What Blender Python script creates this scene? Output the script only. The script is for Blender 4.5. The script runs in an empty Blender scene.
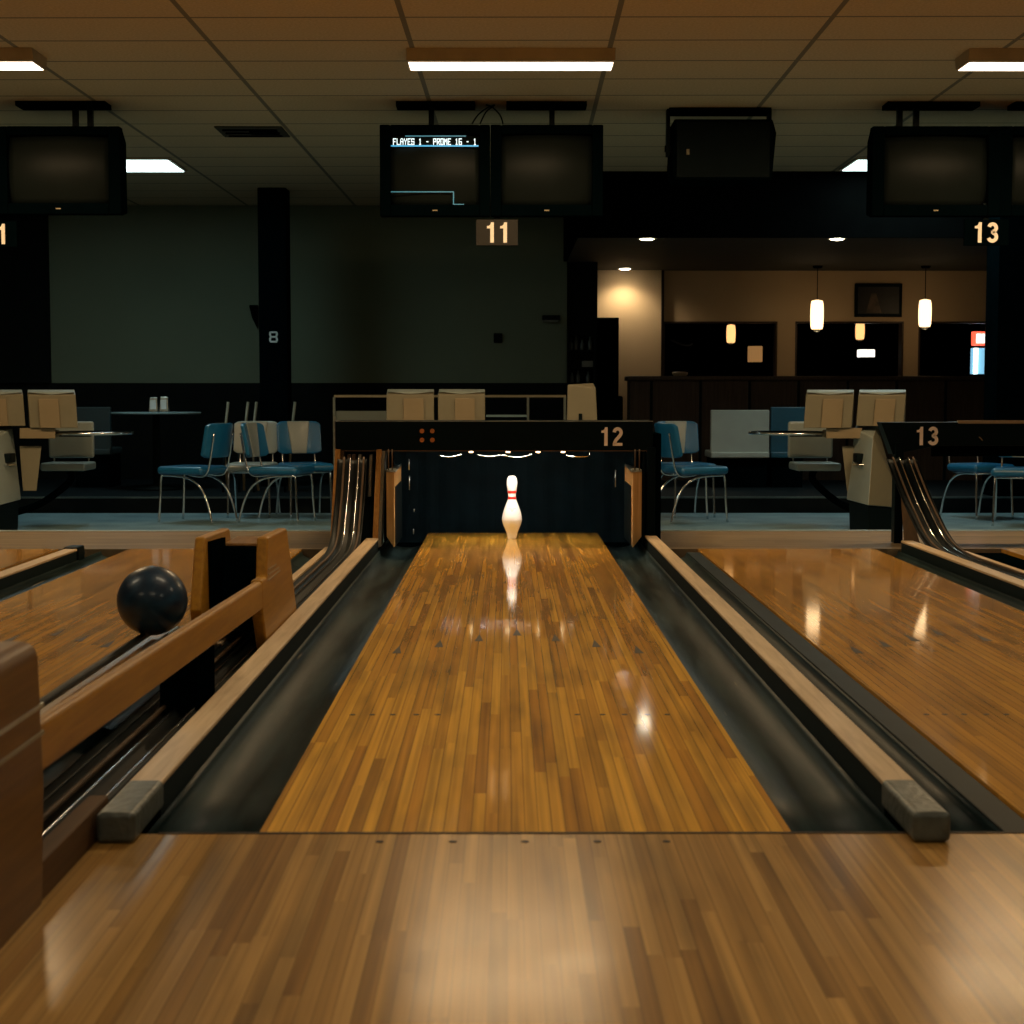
import bpy, bmesh, math, random
from mathutils import Vector, Matrix, Euler
random.seed(7)
sc = bpy.context.scene
COL = sc.collection
PI = math.pi
R = math.radians

# ---------------------------------------------------------------- camera
FPX = 1633.0
CAMH = 0.868
cam_d = bpy.data.cameras.new('camera'); cam = bpy.data.objects.new('camera', cam_d); COL.objects.link(cam)
cam.location = (0, 0, CAMH)
PITCH = math.atan(118 / FPX); YAW = math.atan(5 / FPX)
cam.rotation_euler = Euler((PI / 2 - PITCH, 0, -YAW), 'XYZ')
cam_d.sensor_width = 36; cam_d.lens = FPX / 1024 * 36
cam_d.clip_start = 0.05; cam_d.clip_end = 100
cam_d.dof.use_dof = True; cam_d.dof.focus_distance = 9.6; cam_d.dof.aperture_fstop = 8.0
sc.camera = cam
ROT = cam.rotation_euler.to_matrix()


def ray(px, py):
    return ROT @ Vector(((px - 512) / FPX, (512 - py) / FPX, -1))


def D(px, py, Y):          # point seen at a pixel at distance Y
    r = ray(px, py); t = Y / r.y
    return Vector((r.x * t, Y, CAMH + r.z * t))


def G(px, py, z=0.0):      # point seen at a pixel on the level z
    r = ray(px, py); t = (z - CAMH) / r.z
    return Vector((r.x * t, r.y * t, z))


def PXX(px, py, X):        # point seen at a pixel on the upright plane x = X
    r = ray(px, py); t = X / r.x
    return Vector((X, r.y * t, CAMH + r.z * t))


# ---------------------------------------------------------------- materials
def new_mat(name):
    m = bpy.data.materials.new(name); m.use_nodes = True
    nt = m.node_tree; b = nt.nodes['Principled BSDF']
    return m, nt, b


def plain(name, col, rough=0.5, metal=0.0, coat=0.0, bump=0.0, bscale=200, var=0.12, vscale=6, spec=0.5, coat_r=0.1):
    m, nt, b = new_mat(name)
    N, L = nt.nodes, nt.links
    b.inputs['Roughness'].default_value = rough
    b.inputs['Metallic'].default_value = metal
    b.inputs['Coat Weight'].default_value = coat
    b.inputs['Coat Roughness'].default_value = coat_r
    b.inputs['Specular IOR Level'].default_value = spec
    tc = N.new('ShaderNodeTexCoord')
    nz = N.new('ShaderNodeTexNoise'); nz.inputs['Scale'].default_value = vscale; nz.inputs['Detail'].default_value = 5
    L.new(tc.outputs['Object'], nz.inputs['Vector'])
    mr = N.new('ShaderNodeMapRange'); mr.inputs[1].default_value = 0.3; mr.inputs[2].default_value = 0.7
    mr.inputs[3].default_value = 1 - var; mr.inputs[4].default_value = 1 + var
    L.new(nz.outputs['Fac'], mr.inputs[0])
    hs = N.new('ShaderNodeHueSaturation'); hs.inputs['Color'].default_value = (*col, 1)
    L.new(mr.outputs[0], hs.inputs['Value']); L.new(hs.outputs[0], b.inputs['Base Color'])
    if bump:
        n2 = N.new('ShaderNodeTexNoise'); n2.inputs['Scale'].default_value = bscale; n2.inputs['Detail'].default_value = 3
        L.new(tc.outputs['Object'], n2.inputs['Vector'])
        bp = N.new('ShaderNodeBump'); bp.inputs['Strength'].default_value = bump; bp.inputs['Distance'].default_value = 0.01
        L.new(n2.outputs['Fac'], bp.inputs['Height']); L.new(bp.outputs[0], b.inputs['Normal'])
    return m


def emis(name, col, s):
    m, nt, b = new_mat(name)
    b.inputs['Base Color'].default_value = (*[min(1, c * .8) for c in col], 1)
    b.inputs['Emission Color'].default_value = (*col, 1)
    b.inputs['Emission Strength'].default_value = s
    b.inputs['Roughness'].default_value = .4
    m.cycles.emission_sampling = 'NONE'
    return m


def math_node(nt, op, a, b=None, c=None):
    n = nt.nodes.new('ShaderNodeMath'); n.operation = op
    for i, v in enumerate((a, b, c)):
        if v is None: continue
        if isinstance(v, (int, float)): n.inputs[i].default_value = v
        else: nt.links.new(v, n.inputs[i])
    return n.outputs[0]


def boards(name, w, seg, cols, rough, rvar, coat=0.0, coat_r=0.08, axis='Y', gap=0.035, stain=0.5, grain=1.0, spec=.12, contrast=1.0, gapdark=.4, scuff=0.0):
    """strip flooring: boards of width w running along `axis`, with butt joints, grain and stains"""
    m, nt, b = new_mat(name); N, L = nt.nodes, nt.links
    tc = N.new('ShaderNodeTexCoord'); sp = N.new('ShaderNodeSeparateXYZ'); L.new(tc.outputs['Object'], sp.inputs[0])
    X, Y = (sp.outputs[0], sp.outputs[1]) if axis == 'Y' else (sp.outputs[1], sp.outputs[0])
    u = math_node(nt, 'DIVIDE', math_node(nt, 'ADD', X, 50.0), w)
    ident = math_node(nt, 'FLOOR', u); fr = math_node(nt, 'FRACT', u)
    wn = N.new('ShaderNodeTexWhiteNoise'); wn.noise_dimensions = '1D'; L.new(ident, wn.inputs['W'])
    v = math_node(nt, 'ADD', math_node(nt, 'DIVIDE', Y, seg), math_node(nt, 'MULTIPLY', wn.outputs['Value'], 13.0))
    segid = math_node(nt, 'FLOOR', v); vfr = math_node(nt, 'FRACT', v)
    cb = N.new('ShaderNodeCombineXYZ'); L.new(ident, cb.inputs[0]); L.new(segid, cb.inputs[1])
    w2 = N.new('ShaderNodeTexWhiteNoise'); w2.noise_dimensions = '2D'; L.new(cb.outputs[0], w2.inputs['Vector'])
    ramp = N.new('ShaderNodeValToRGB'); e = ramp.color_ramp.elements
    e[0].position = 0; e[0].color = (*cols[0], 1); e[1].position = 1; e[1].color = (*cols[-1], 1)
    for i, c in enumerate(cols[1:-1]):
        k = e.new((i + 1) / (len(cols) - 1)); k.color = (*c, 1)
    L.new(w2.outputs['Value'], ramp.inputs[0])
    # grain streaks
    mp = N.new('ShaderNodeMapping'); L.new(tc.outputs['Object'], mp.inputs[0])
    mp.inputs['Scale'].default_value = (85, .9, 1) if axis == 'Y' else (.9, 85, 1)
    addv = N.new('ShaderNodeVectorMath'); addv.operation = 'ADD'; L.new(mp.outputs[0], addv.inputs[0])
    sc3 = N.new('ShaderNodeVectorMath'); sc3.operation = 'SCALE'; sc3.inputs['Scale'].default_value = 19.0
    L.new(w2.outputs['Color'], sc3.inputs[0]); L.new(sc3.outputs[0], addv.inputs[1])
    gn = N.new('ShaderNodeTexNoise'); gn.inputs['Scale'].default_value = 1; gn.inputs['Detail'].default_value = 2; L.new(addv.outputs[0], gn.inputs['Vector'])
    g = N.new('ShaderNodeMapRange'); L.new(gn.outputs['Fac'], g.inputs[0]); g.inputs[1].default_value = .3; g.inputs[2].default_value = .7
    g.inputs[3].default_value = 1 - .16 * grain; g.inputs[4].default_value = 1 + .12 * grain
    # worn darker blotches stretched along the boards
    m2 = N.new('ShaderNodeMapping'); L.new(tc.outputs['Object'], m2.inputs[0])
    m2.inputs['Scale'].default_value = (12, 1.5, 1) if axis == 'Y' else (1.5, 12, 1)
    sn = N.new('ShaderNodeTexNoise'); sn.inputs['Scale'].default_value = 1; sn.inputs['Detail'].default_value = 2.5; sn.inputs['Roughness'].default_value = .5
    L.new(m2.outputs[0], sn.inputs['Vector'])
    s = N.new('ShaderNodeMapRange'); L.new(sn.outputs['Fac'], s.inputs[0]); s.inputs[1].default_value = .48; s.inputs[2].default_value = .72
    s.inputs[3].default_value = 1; s.inputs[4].default_value = 1 - stain
    # some single boards are much darker in places
    dk = math_node(nt, 'GREATER_THAN', math_node(nt, 'FRACT', math_node(nt, 'MULTIPLY', w2.outputs['Value'], 7.31)), .86)
    dkm = math_node(nt, 'SUBTRACT', 1.0, math_node(nt, 'MULTIPLY', dk, .2 * contrast))
    # gaps
    d1 = math_node(nt, 'LESS_THAN', math_node(nt, 'MINIMUM', fr, math_node(nt, 'SUBTRACT', 1.0, fr)), gap)
    d2 = math_node(nt, 'LESS_THAN', math_node(nt, 'MULTIPLY', vfr, seg), 0.004)
    gm = math_node(nt, 'SUBTRACT', 1.0, math_node(nt, 'MULTIPLY', d1, gapdark))
    tot = math_node(nt, 'MULTIPLY', math_node(nt, 'MULTIPLY', g.outputs[0], s.outputs[0]), math_node(nt, 'MULTIPLY', gm, dkm))
    hs = N.new('ShaderNodeHueSaturation'); L.new(ramp.outputs[0], hs.inputs['Color']); L.new(tot, hs.inputs['Value'])
    L.new(hs.outputs[0], b.inputs['Base Color'])
    rn = N.new('ShaderNodeTexNoise'); rn.inputs['Scale'].default_value = 5; rn.inputs['Detail'].default_value = 6; L.new(tc.outputs['Object'], rn.inputs['Vector'])
    rr = N.new('ShaderNodeMapRange'); L.new(rn.outputs['Fac'], rr.inputs[0]); rr.inputs[1].default_value = .3; rr.inputs[2].default_value = .7
    rr.inputs[3].default_value = .60; rr.inputs[4].default_value = .66
    L.new(rr.outputs[0], b.inputs['Roughness'])
    b.inputs['Specular IOR Level'].default_value = spec
    b.inputs['Coat Weight'].default_value = coat; b.inputs['Coat IOR'].default_value = 1.5
    r2 = N.new('ShaderNodeMapRange'); L.new(rn.outputs['Fac'], r2.inputs[0]); r2.inputs[1].default_value = .3; r2.inputs[2].default_value = .7
    r2.inputs[3].default_value = coat_r * .88; r2.inputs[4].default_value = coat_r * 1.12
    L.new(r2.outputs[0], b.inputs['Coat Roughness'])
    return m


def grained(name, c0, c1, rough=.4, coat=.3, scale=(8, 8, 60), stretch_axis='Y'):
    """solid timber with long grain"""
    m, nt, b = new_mat(name); N, L = nt.nodes, nt.links
    tc = N.new('ShaderNodeTexCoord'); mp = N.new('ShaderNodeMapping'); L.new(tc.outputs['Object'], mp.inputs[0])
    s = {'Y': (50, 3, 50), 'Z': (50, 50, 3), 'X': (3, 50, 50)}[stretch_axis]
    mp.inputs['Scale'].default_value = s
    nz = N.new('ShaderNodeTexNoise'); nz.inputs['Scale'].default_value = 1; nz.inputs['Detail'].default_value = 6; nz.inputs['Distortion'].default_value = .6
    L.new(mp.outputs[0], nz.inputs['Vector'])
    rp = N.new('ShaderNodeValToRGB'); rp.color_ramp.elements[0].position = .3; rp.color_ramp.elements[1].position = .7
    rp.color_ramp.elements[0].color = (*c0, 1); rp.color_ramp.elements[1].color = (*c1, 1)
    L.new(nz.outputs['Fac'], rp.inputs[0]); L.new(rp.outputs[0], b.inputs['Base Color'])
    b.inputs['Roughness'].default_value = rough; b.inputs['Coat Weight'].default_value = coat * .4; b.inputs['Specular IOR Level'].default_value = .25; b.inputs['Coat Roughness'].default_value = .2
    bp = N.new('ShaderNodeBump'); bp.inputs['Strength'].default_value = .15; bp.inputs['Distance'].default_value = .002
    L.new(nz.outputs['Fac'], bp.inputs['Height']); L.new(bp.outputs[0], b.inputs['Normal'])
    return m


M = {}
M['lane'] = boards('lane', .0271, 1.05, [(.48, .21, .018), (.68, .33, .027), (.80, .42, .042), (.74, .37, .034), (.58, .265, .022)], .42, .08, coat=1.0, coat_r=.07, stain=.42, grain=1.7, gap=.05, gapdark=.45)
M['side_lane'] = boards('side_lane', .0271, 1.05, [(.42, .19, .019), (.62, .30, .03), (.52, .24, .024)], .4, .08, coat=1.0, coat_r=.07, stain=.35, gap=.05, gapdark=.4)
M['approach'] = boards('approach', .0271, .75, [(.25, .125, .026), (.38, .21, .052), (.46, .265, .073), (.33, .175, .040)], .36, .08, coat=.4, coat_r=.2, stain=.4, grain=1.5, gap=.04, gapdark=.3)
M['deck'] = boards('deck', .05, .9, [(.12, .088, .048), (.19, .135, .072), (.15, .11, .058)], .4, .08, coat=.4, coat_r=.22, axis='X', stain=.35, gap=.03)
M['rail_wood'] = grained('rail_wood', (.42, .30, .17), (.60, .45, .27), .5, .15)
M['orange_wood'] = grained('orange_wood', (.24, .105, .006), (.36, .170, .012), .45, .2)
M['orange_wood_z'] = grained('orange_wood_z', (.34, .15, .03), (.50, .25, .06), .4, .35, stretch_axis='Z')
M['pale_wood_z'] = grained('pale_wood_z', (.40, .22, .07), (.56, .34, .13), .45, .3, stretch_axis='Z')
M['brown_board'] = grained('brown_board', (.05, .022, .004), (.09, .042, .009), .7, 0)
M['housing_wood'] = grained('housing_wood', (.09, .038, .004), (.15, .068, .008), .5, .1)
M['tray_wood'] = grained('tray_wood', (.2, .1, .03), (.34, .18, .06), .35, .5)
M['dark_wood'] = grained('dark_wood', (.028, .016, .009), (.05, .03, .017), .5, .1, stretch_axis='Z')
M['cap_metal'] = plain('cap_metal', (.085, .10, .09), .4, .3, bump=.3, bscale=60, var=.25, vscale=30)
M['chrome'] = plain('chrome', (.75, .76, .76), .14, 1.0, var=.05)
M['dull_steel'] = plain('dull_steel', (.30, .33, .31), .32, .9, var=.2, vscale=20)
M['black'] = plain('black', (.0018, .0055, .0065), .6, var=.2, spec=.08)
M['black_gloss'] = plain('black_gloss', (.0012, .0055, .007), .4, var=.2, spec=.06)
M['black_matt'] = plain('black_matt', (.0006, .0022, .0028), .8, var=.2, spec=.0)
M['track_dark'] = plain('track_dark', (.009, .012, .011), .5, 0, spec=.1, var=.3, vscale=12)
M['track_brown'] = plain('track_brown', (.07, .042, .02), .6, 0, var=.3, spec=.2, vscale=12)
M['curtain'] = plain('curtain', (.003, .012, .017), .7, var=.3, bump=.3, bscale=8, spec=.1)
M['wall_olive'] = plain('wall_olive', (.125, .16, .11), .85, bump=.15, bscale=120, var=.06, vscale=1.2)
M['wall_dark'] = plain('wall_dark', (.003, .005, .005), .8, var=.2, spec=.1)
M['wall_beige'] = plain('wall_beige', (.50, .36, .20), .8, bump=.1, bscale=90, var=.05, vscale=1.5)
M['wall_rear'] = plain('wall_rear', (.10, .09, .07), .8, var=.1)
M['soffit'] = plain('soffit', (.05, .05, .042), .8, var=.08, spec=.2)
M['beam_dark'] = plain('beam_dark', (.0012, .0014, .0014), .8, spec=.0)
M['white_shell'] = plain('white_shell', (.30, .34, .31), .38, bump=.06, bscale=60, var=.05, coat=.2)
M['grey_shell'] = plain('grey_shell', (.11, .13, .115), .42, var=.06)
M['tan_shell'] = plain('tan_shell', (.19, .165, .105), .5, var=.06)
M['tan_panel'] = plain('tan_panel', (.24, .18, .10), .5, var=.06)
M['vinyl_blue'] = plain('vinyl_blue', (.008, .12, .26), .33, bump=.12, bscale=50, coat=.25, var=.12)
M['vinyl_white'] = plain('vinyl_white', (.27, .30, .27), .36, bump=.12, bscale=50, coat=.2, var=.06)
M['vinyl_teal'] = plain('vinyl_teal', (.01, .035, .045), .5)
M['laminate'] = plain('laminate', (.20, .30, .33), .25, var=.1)
M['pin_white'] = plain('pin_white', (.84, .83, .79), .22, coat=.5, var=.02)
M['pin_red'] = plain('pin_red', (.60, .03, .02), .3)
M['pin_mark'] = plain('pin_mark', (.72, .30, .16), .4)
M['number'] = plain('number', (.92, .80, .68), .5, var=.03)
M['dot_orange'] = plain('dot_orange', (.42, .14, .02), .45)
M['marking'] = plain('marking', (.018, .012, .008), .6, spec=.2)
M['tube_light'] = emis('tube_light', (1.0, .8, .6), 3.0)
M['front_light'] = emis('front_light', (1.0, .82, .56), 3.0)
M['troffer_light'] = emis('troffer_light', (.74, 1.0, .98), 2.0)
M['pin_light'] = emis('pin_light', (1.0, .9, .76), 11.0)
M['can_light'] = emis('can_light', (1.0, .84, .6), 16.0)
M['shade_light'] = emis('shade_light', (1.0, .66, .33), 1.6)
M['shade_far'] = emis('shade_far', (1.0, .52, .18), .8)
M['crt_text'] = emis('crt_text', (.75, .95, 1.0), .75)
M['crt_line'] = emis('crt_line', (.05, .35, .62), .6)
M['crt_dim'] = emis('crt_dim', (.03, .16, .22), .45)
M['sign_red'] = emis('sign_red', (1.0, .12, .06), .8)
M['sign_white'] = emis('sign_white', (1.0, .95, .85), 1.0)
M['cooler_light'] = emis('cooler_light', (.25, .6, .85), .5)
M['menu_tan'] = emis('menu_tan', (.9, .45, .15), .15)
M['fixture_body'] = plain('fixture_body', (.42, .36, .26), .6)
M['screen'] = plain('screen', (.0065, .009, .008), .4, var=.1, spec=.06)
M['poster'] = plain('poster', (.012, .012, .010), .5, var=.3)
M['poster_figure'] = plain('poster_figure', (.07, .045, .025), .5, var=.6, vscale=9)
M['nosing'] = plain('nosing', (.45, .58, .60), .35, .6)
M['paper'] = plain('paper', (.55, .6, .6), .6)


def ball_mat():
    m, nt, b = new_mat('ball_navy'); N, L = nt.nodes, nt.links
    tc = N.new('ShaderNodeTexCoord'); nz = N.new('ShaderNodeTexNoise'); nz.inputs['Scale'].default_value = 9; nz.inputs['Detail'].default_value = 6; nz.inputs['Distortion'].default_value = 1.5
    L.new(tc.outputs['Object'], nz.inputs['Vector'])
    rp = N.new('ShaderNodeValToRGB'); rp.color_ramp.elements[0].color = (.002, .011, .026, 1); rp.color_ramp.elements[1].color = (.005, .034, .066, 1)
    rp.color_ramp.elements[0].position = .35; rp.color_ramp.elements[1].position = .7
    L.new(nz.outputs['Fac'], rp.inputs[0]); L.new(rp.outputs[0], b.inputs['Base Color'])
    b.inputs['Roughness'].default_value = .42; b.inputs['Specular IOR Level'].default_value = .22; b.inputs['Coat Weight'].default_value = .2; b.inputs['Coat Roughness'].default_value = .18
    return m
M['ball'] = ball_mat()


def gutter_mat():
    m, nt, b = new_mat('gutter_grey'); N, L = nt.nodes, nt.links
    tc = N.new('ShaderNodeTexCoord')
    mp = N.new('ShaderNodeMapping'); mp.inputs['Scale'].default_value = (14, 1.2, 14); L.new(tc.outputs['Object'], mp.inputs[0])
    nz = N.new('ShaderNodeTexNoise'); nz.inputs['Scale'].default_value = 1; nz.inputs['Detail'].default_value = 8; nz.inputs['Roughness'].default_value = .65; L.new(mp.outputs[0], nz.inputs['Vector'])
    rp = N.new('ShaderNodeValToRGB'); e = rp.color_ramp.elements
    e[0].position = .35; e[0].color = (.003, .009, .010, 1); e[1].position = .72; e[1].color = (.024, .044, .044, 1)
    L.new(nz.outputs['Fac'], rp.inputs[0])
    # thin scuffs
    m2 = N.new('ShaderNodeMapping'); m2.inputs['Scale'].default_value = (45, 2.2, 45); m2.inputs['Rotation'].default_value = (0, 0, .05); L.new(tc.outputs['Object'], m2.inputs[0])
    n2 = N.new('ShaderNodeTexNoise'); n2.inputs['Scale'].default_value = 1; n2.inputs['Detail'].default_value = 2; L.new(m2.outputs[0], n2.inputs['Vector'])
    s = N.new('ShaderNodeMapRange'); s.inputs[1].default_value = .70; s.inputs[2].default_value = .76; L.new(n2.outputs['Fac'], s.inputs[0])
    mx = N.new('ShaderNodeMix'); mx.data_type = 'RGBA'; L.new(s.outputs[0], mx.inputs[0]); L.new(rp.outputs[0], mx.inputs[6]); mx.inputs[7].default_value = (.18, .15, .10, 1)
    L.new(mx.outputs[2], b.inputs['Base Color'])
    rr = N.new('ShaderNodeMapRange'); rr.inputs[1].default_value = .3; rr.inputs[2].default_value = .7; b.inputs['Specular IOR Level'].default_value = .07; rr.inputs[3].default_value = .30; rr.inputs[4].default_value = .55
    L.new(nz.outputs['Fac'], rr.inputs[0]); L.new(rr.outputs[0], b.inputs['Roughness'])
    bp = N.new('ShaderNodeBump'); bp.inputs['Strength'].default_value = .25; bp.inputs['Distance'].default_value = .004
    L.new(nz.outputs['Fac'], bp.inputs['Height']); L.new(bp.outputs[0], b.inputs['Normal'])
    return m
M['gutter'] = gutter_mat()


def carpet_mat():
    m, nt, b = new_mat('floor_tile_grey'); N, L = nt.nodes, nt.links
    tc = N.new('ShaderNodeTexCoord')
    nz = N.new('ShaderNodeTexNoise'); nz.inputs['Scale'].default_value = 3; nz.inputs['Detail'].default_value = 8; L.new(tc.outputs['Object'], nz.inputs['Vector'])
    n2 = N.new('ShaderNodeTexNoise'); n2.inputs['Scale'].default_value = 90; n2.inputs['Detail'].default_value = 2; L.new(tc.outputs['Object'], n2.inputs['Vector'])
    ad = math_node(nt, 'ADD', math_node(nt, 'MULTIPLY', nz.outputs['Fac'], .6), math_node(nt, 'MULTIPLY', n2.outputs['Fac'], .4))
    rp = N.new('ShaderNodeValToRGB'); e = rp.color_ramp.elements
    e[0].position = .35; e[0].color = (.08, .15, .18, 1); e[1].position = .65; e[1].color = (.18, .29, .33, 1)
    L.new(ad, rp.inputs[0]); L.new(rp.outputs[0], b.inputs['Base Color'])
    b.inputs['Roughness'].default_value = .5
    return m
M['carpet'] = carpet_mat()
M['platform'] = plain('platform', (.004, .008, .010), .7, var=.2, spec=.08)
M['nosing_dim'] = plain('nosing_dim', (.05, .09, .10), .5)


def ceiling_mat():
    m, nt, b = new_mat('ceiling_tiles'); N, L = nt.nodes, nt.links
    tc = N.new('ShaderNodeTexCoord'); mp = N.new('ShaderNodeMapping'); L.new(tc.outputs['Object'], mp.inputs[0])
    mp.inputs['Rotation'].default_value = (0, 0, R(.55))
    sp = N.new('ShaderNodeSeparateXYZ'); L.new(mp.outputs[0], sp.inputs[0])
    TX, TY = 1.22, .609
    fx = math_node(nt, 'FRACT', math_node(nt, 'ADD', math_node(nt, 'DIVIDE', sp.outputs[0], TX), 20.0 + CEIL_OX))
    fy = math_node(nt, 'FRACT', math_node(nt, 'ADD', math_node(nt, 'DIVIDE', sp.outputs[1], TY), 20.0 + CEIL_OY))
    dx = math_node(nt, 'MULTIPLY', math_node(nt, 'MINIMUM', fx, math_node(nt, 'SUBTRACT', 1.0, fx)), TX)
    dy = math_node(nt, 'MULTIPLY', math_node(nt, 'MINIMUM', fy, math_node(nt, 'SUBTRACT', 1.0, fy)), TY)
    lx = math_node(nt, 'LESS_THAN', dx, .016); ly = math_node(nt, 'LESS_THAN', dy, .014)
    ln = math_node(nt, 'MAXIMUM', lx, ly)
    nz = N.new('ShaderNodeTexNoise'); nz.inputs['Scale'].default_value = 60; nz.inputs['Detail'].default_value = 4; L.new(tc.outputs['Object'], nz.inputs['Vector'])
    rp = N.new('ShaderNodeValToRGB'); rp.color_ramp.elements[0].position = .3; rp.color_ramp.elements[1].position = .7
    rp.color_ramp.elements[0].color = (.52, .42, .27, 1); rp.color_ramp.elements[1].color = (.66, .54, .36, 1)
    L.new(nz.outputs['Fac'], rp.inputs[0])
    mx = N.new('ShaderNodeMix'); mx.data_type = 'RGBA'; L.new(ln, mx.inputs[0]); L.new(rp.outputs[0], mx.inputs[6]); mx.inputs[7].default_value = (.20, .18, .14, 1)
    L.new(mx.outputs[2], b.inputs['Base Color']); b.inputs['Roughness'].default_value = .8; b.inputs['Specular IOR Level'].default_value = .25
    h = math_node(nt, 'ADD', math_node(nt, 'MULTIPLY', nz.outputs['Fac'], .2), math_node(nt, 'MULTIPLY', ln, .8))
    bp = N.new('ShaderNodeBump'); bp.inputs['Strength'].default_value = .5; bp.inputs['Distance'].default_value = .01
    L.new(h, bp.inputs['Height']); L.new(bp.outputs[0], b.inputs['Normal'])
    return m
CEIL_OX, CEIL_OY = -.44, 0.5


# ---------------------------------------------------------------- geometry helpers
class MB:
    def __init__(self):
        self.bm = bmesh.new()

    def box(self, x0, x1, y0, y1, z0, z1, rz=0, about=None):
        vs = [self.bm.verts.new(p) for p in [(x0, y0, z0), (x1, y0, z0), (x1, y1, z0), (x0, y1, z0), (x0, y0, z1), (x1, y0, z1), (x1, y1, z1), (x0, y1, z1)]]
        for f in ((0, 3, 2, 1), (4, 5, 6, 7), (0, 1, 5, 4), (1, 2, 6, 5), (2, 3, 7, 6), (3, 0, 4, 7)):
            self.bm.faces.new([vs[i] for i in f])
        if rz:
            c = Vector(about or ((x0 + x1) / 2, (y0 + y1) / 2, 0))
            bmesh.ops.rotate(self.bm, verts=vs, cent=c, matrix=Matrix.Rotation(rz, 3, 'Z'))
        return self

    def prism(self, pts, axis, a, b):
        """polygon pts extruded along axis ('X': pts are (y,z); 'Y': (x,z); 'Z': (x,y))"""
        def P(p, t):
            return {'X': (t, p[0], p[1]), 'Y': (p[0], t, p[1]), 'Z': (p[0], p[1], t)}[axis]
        A = [self.bm.verts.new(P(p, a)) for p in pts]; B = [self.bm.verts.new(P(p, b)) for p in pts]
        n = len(pts)
        self.bm.faces.new(A); self.bm.faces.new(B[::-1])
        for i in range(n):
            self.bm.faces.new((A[i], B[i], B[(i + 1) % n], A[(i + 1) % n]))
        return self

    def hull(self, pts):
        vs = [self.bm.verts.new(p) for p in pts]
        r = bmesh.ops.convex_hull(self.bm, input=vs)
        junk = [g for g in r['geom_interior'] if isinstance(g, bmesh.types.BMVert)] + [g for g in r['geom_unused'] if isinstance(g, bmesh.types.BMVert)]
        if junk: bmesh.ops.delete(self.bm, geom=list(set(junk)), context='VERTS')
        return self

    def tube(self, path, r, n=10, closed=False, flat=None):
        path = [Vector(p) for p in path]; rings = []
        prev = None
        for i, p in enumerate(path):
            a = path[max(0, i - 1)]; b = path[min(len(path) - 1, i + 1)]
            t = (b - a).normalized()
            if prev is None:
                up = Vector((0, 0, 1)) if abs(t.z) < .9 else Vector((1, 0, 0))
                s = t.cross(up).normalized()
            else:
                s = (prev - t * prev.dot(t)).normalized()
            prev = s
            u = s.cross(t).normalized()
            rings.append([self.bm.verts.new(p + (s * math.cos(2 * PI * k / n) + u * math.sin(2 * PI * k / n)) * r) for k in range(n)])
        for i in range(len(rings) - 1):
            for k in range(n):
                self.bm.faces.new((rings[i][k], rings[i][(k + 1) % n], rings[i + 1][(k + 1) % n], rings[i + 1][k]))
        self.bm.faces.new(rings[0][::-1]); self.bm.faces.new(rings[-1])
        return self

    def lathe(self, prof, c=(0, 0, 0), n=40):
        rings = []
        for r, z in prof:
            if r < 1e-5:
                rings.append([self.bm.verts.new((c[0], c[1], c[2] + z))])
            else:
                rings.append([self.bm.verts.new((c[0] + r * math.cos(2 * PI * k / n), c[1] + r * math.sin(2 * PI * k / n), c[2] + z)) for k in range(n)])
        for a, b in zip(rings, rings[1:]):
            if len(a) == 1 and len(b) == 1: continue
            for k in range(n):
                k2 = (k + 1) % n
                if len(a) == 1: self.bm.faces.new((a[0], b[k2], b[k]))
                elif len(b) == 1: self.bm.faces.new((a[k], a[k2], b[0]))
                else: self.bm.faces.new((a[k], a[k2], b[k2], b[k]))
        if len(rings[0]) > 1: self.bm.faces.new(rings[0][::-1])
        if len(rings[-1]) > 1: self.bm.faces.new(rings[-1])
        return self

    def sheet(self, path, xs, thick=.006):
        """ribbon following path [(y,z)] with cross-section xs [(x,dn)] dn = offset along the path normal"""
        n = len(path); rows = []
        for i, (y, z) in enumerate(path):
            a = Vector(path[max(0, i - 1)]); b = Vector(path[min(n - 1, i + 1)])
            t = (b - a).normalized(); nn = Vector((-t.y, t.x))
            rows.append(([self.bm.verts.new((x, y + nn.x * d, z + nn.y * d)) for x, d in xs],
                         [self.bm.verts.new((x, y + nn.x * (d - thick), z + nn.y * (d - thick))) for x, d in xs]))
        m = len(xs)
        for i in range(n - 1):
            (a, c), (b, d) = rows[i], rows[i + 1]
            for k in range(m - 1):
                self.bm.faces.new((a[k], a[k + 1], b[k + 1], b[k])); self.bm.faces.new((c[k], d[k], d[k + 1], c[k + 1]))
            self.bm.faces.new((a[0], b[0], d[0], c[0])); self.bm.faces.new((a[-1], c[-1], d[-1], b[-1]))
        for (a, c) in (rows[0], rows[-1]):
            for k in range(m - 1): self.bm.faces.new((a[k], c[k], c[k + 1], a[k + 1]))
        return self

    def sphere(self, c, r, seg=48, rings=24, sx=1, sy=1, sz=1):
        res = bmesh.ops.create_uvsphere(self.bm, u_segments=seg, v_segments=rings, radius=r)
        for v in res['verts']: v.co = Vector((v.co.x * sx + c[0], v.co.y * sy + c[1], v.co.z * sz + c[2]))
        return self

    def build(self, name, m, parent=None, smooth=False, bevel=0, segs=2, at=None):
        bmesh.ops.recalc_face_normals(self.bm, faces=self.bm.faces[:])
        me = bpy.data.meshes.new(name)
        self.bm.to_mesh(me); self.bm.free()
        me.materials.append(M[m] if isinstance(m, str) else m)
        o = bpy.data.objects.new(name, me); COL.objects.link(o)
        if at is not None:      # mesh was made in world coordinates, origin goes to `at`
            me.transform(Matrix.Translation(-Vector(at))); o.location = at
        if parent is not None:
            o.parent = parent
            if at is None: me.transform(Matrix.Translation(-parent.location)) if parent.get('world_built') else None
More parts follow.
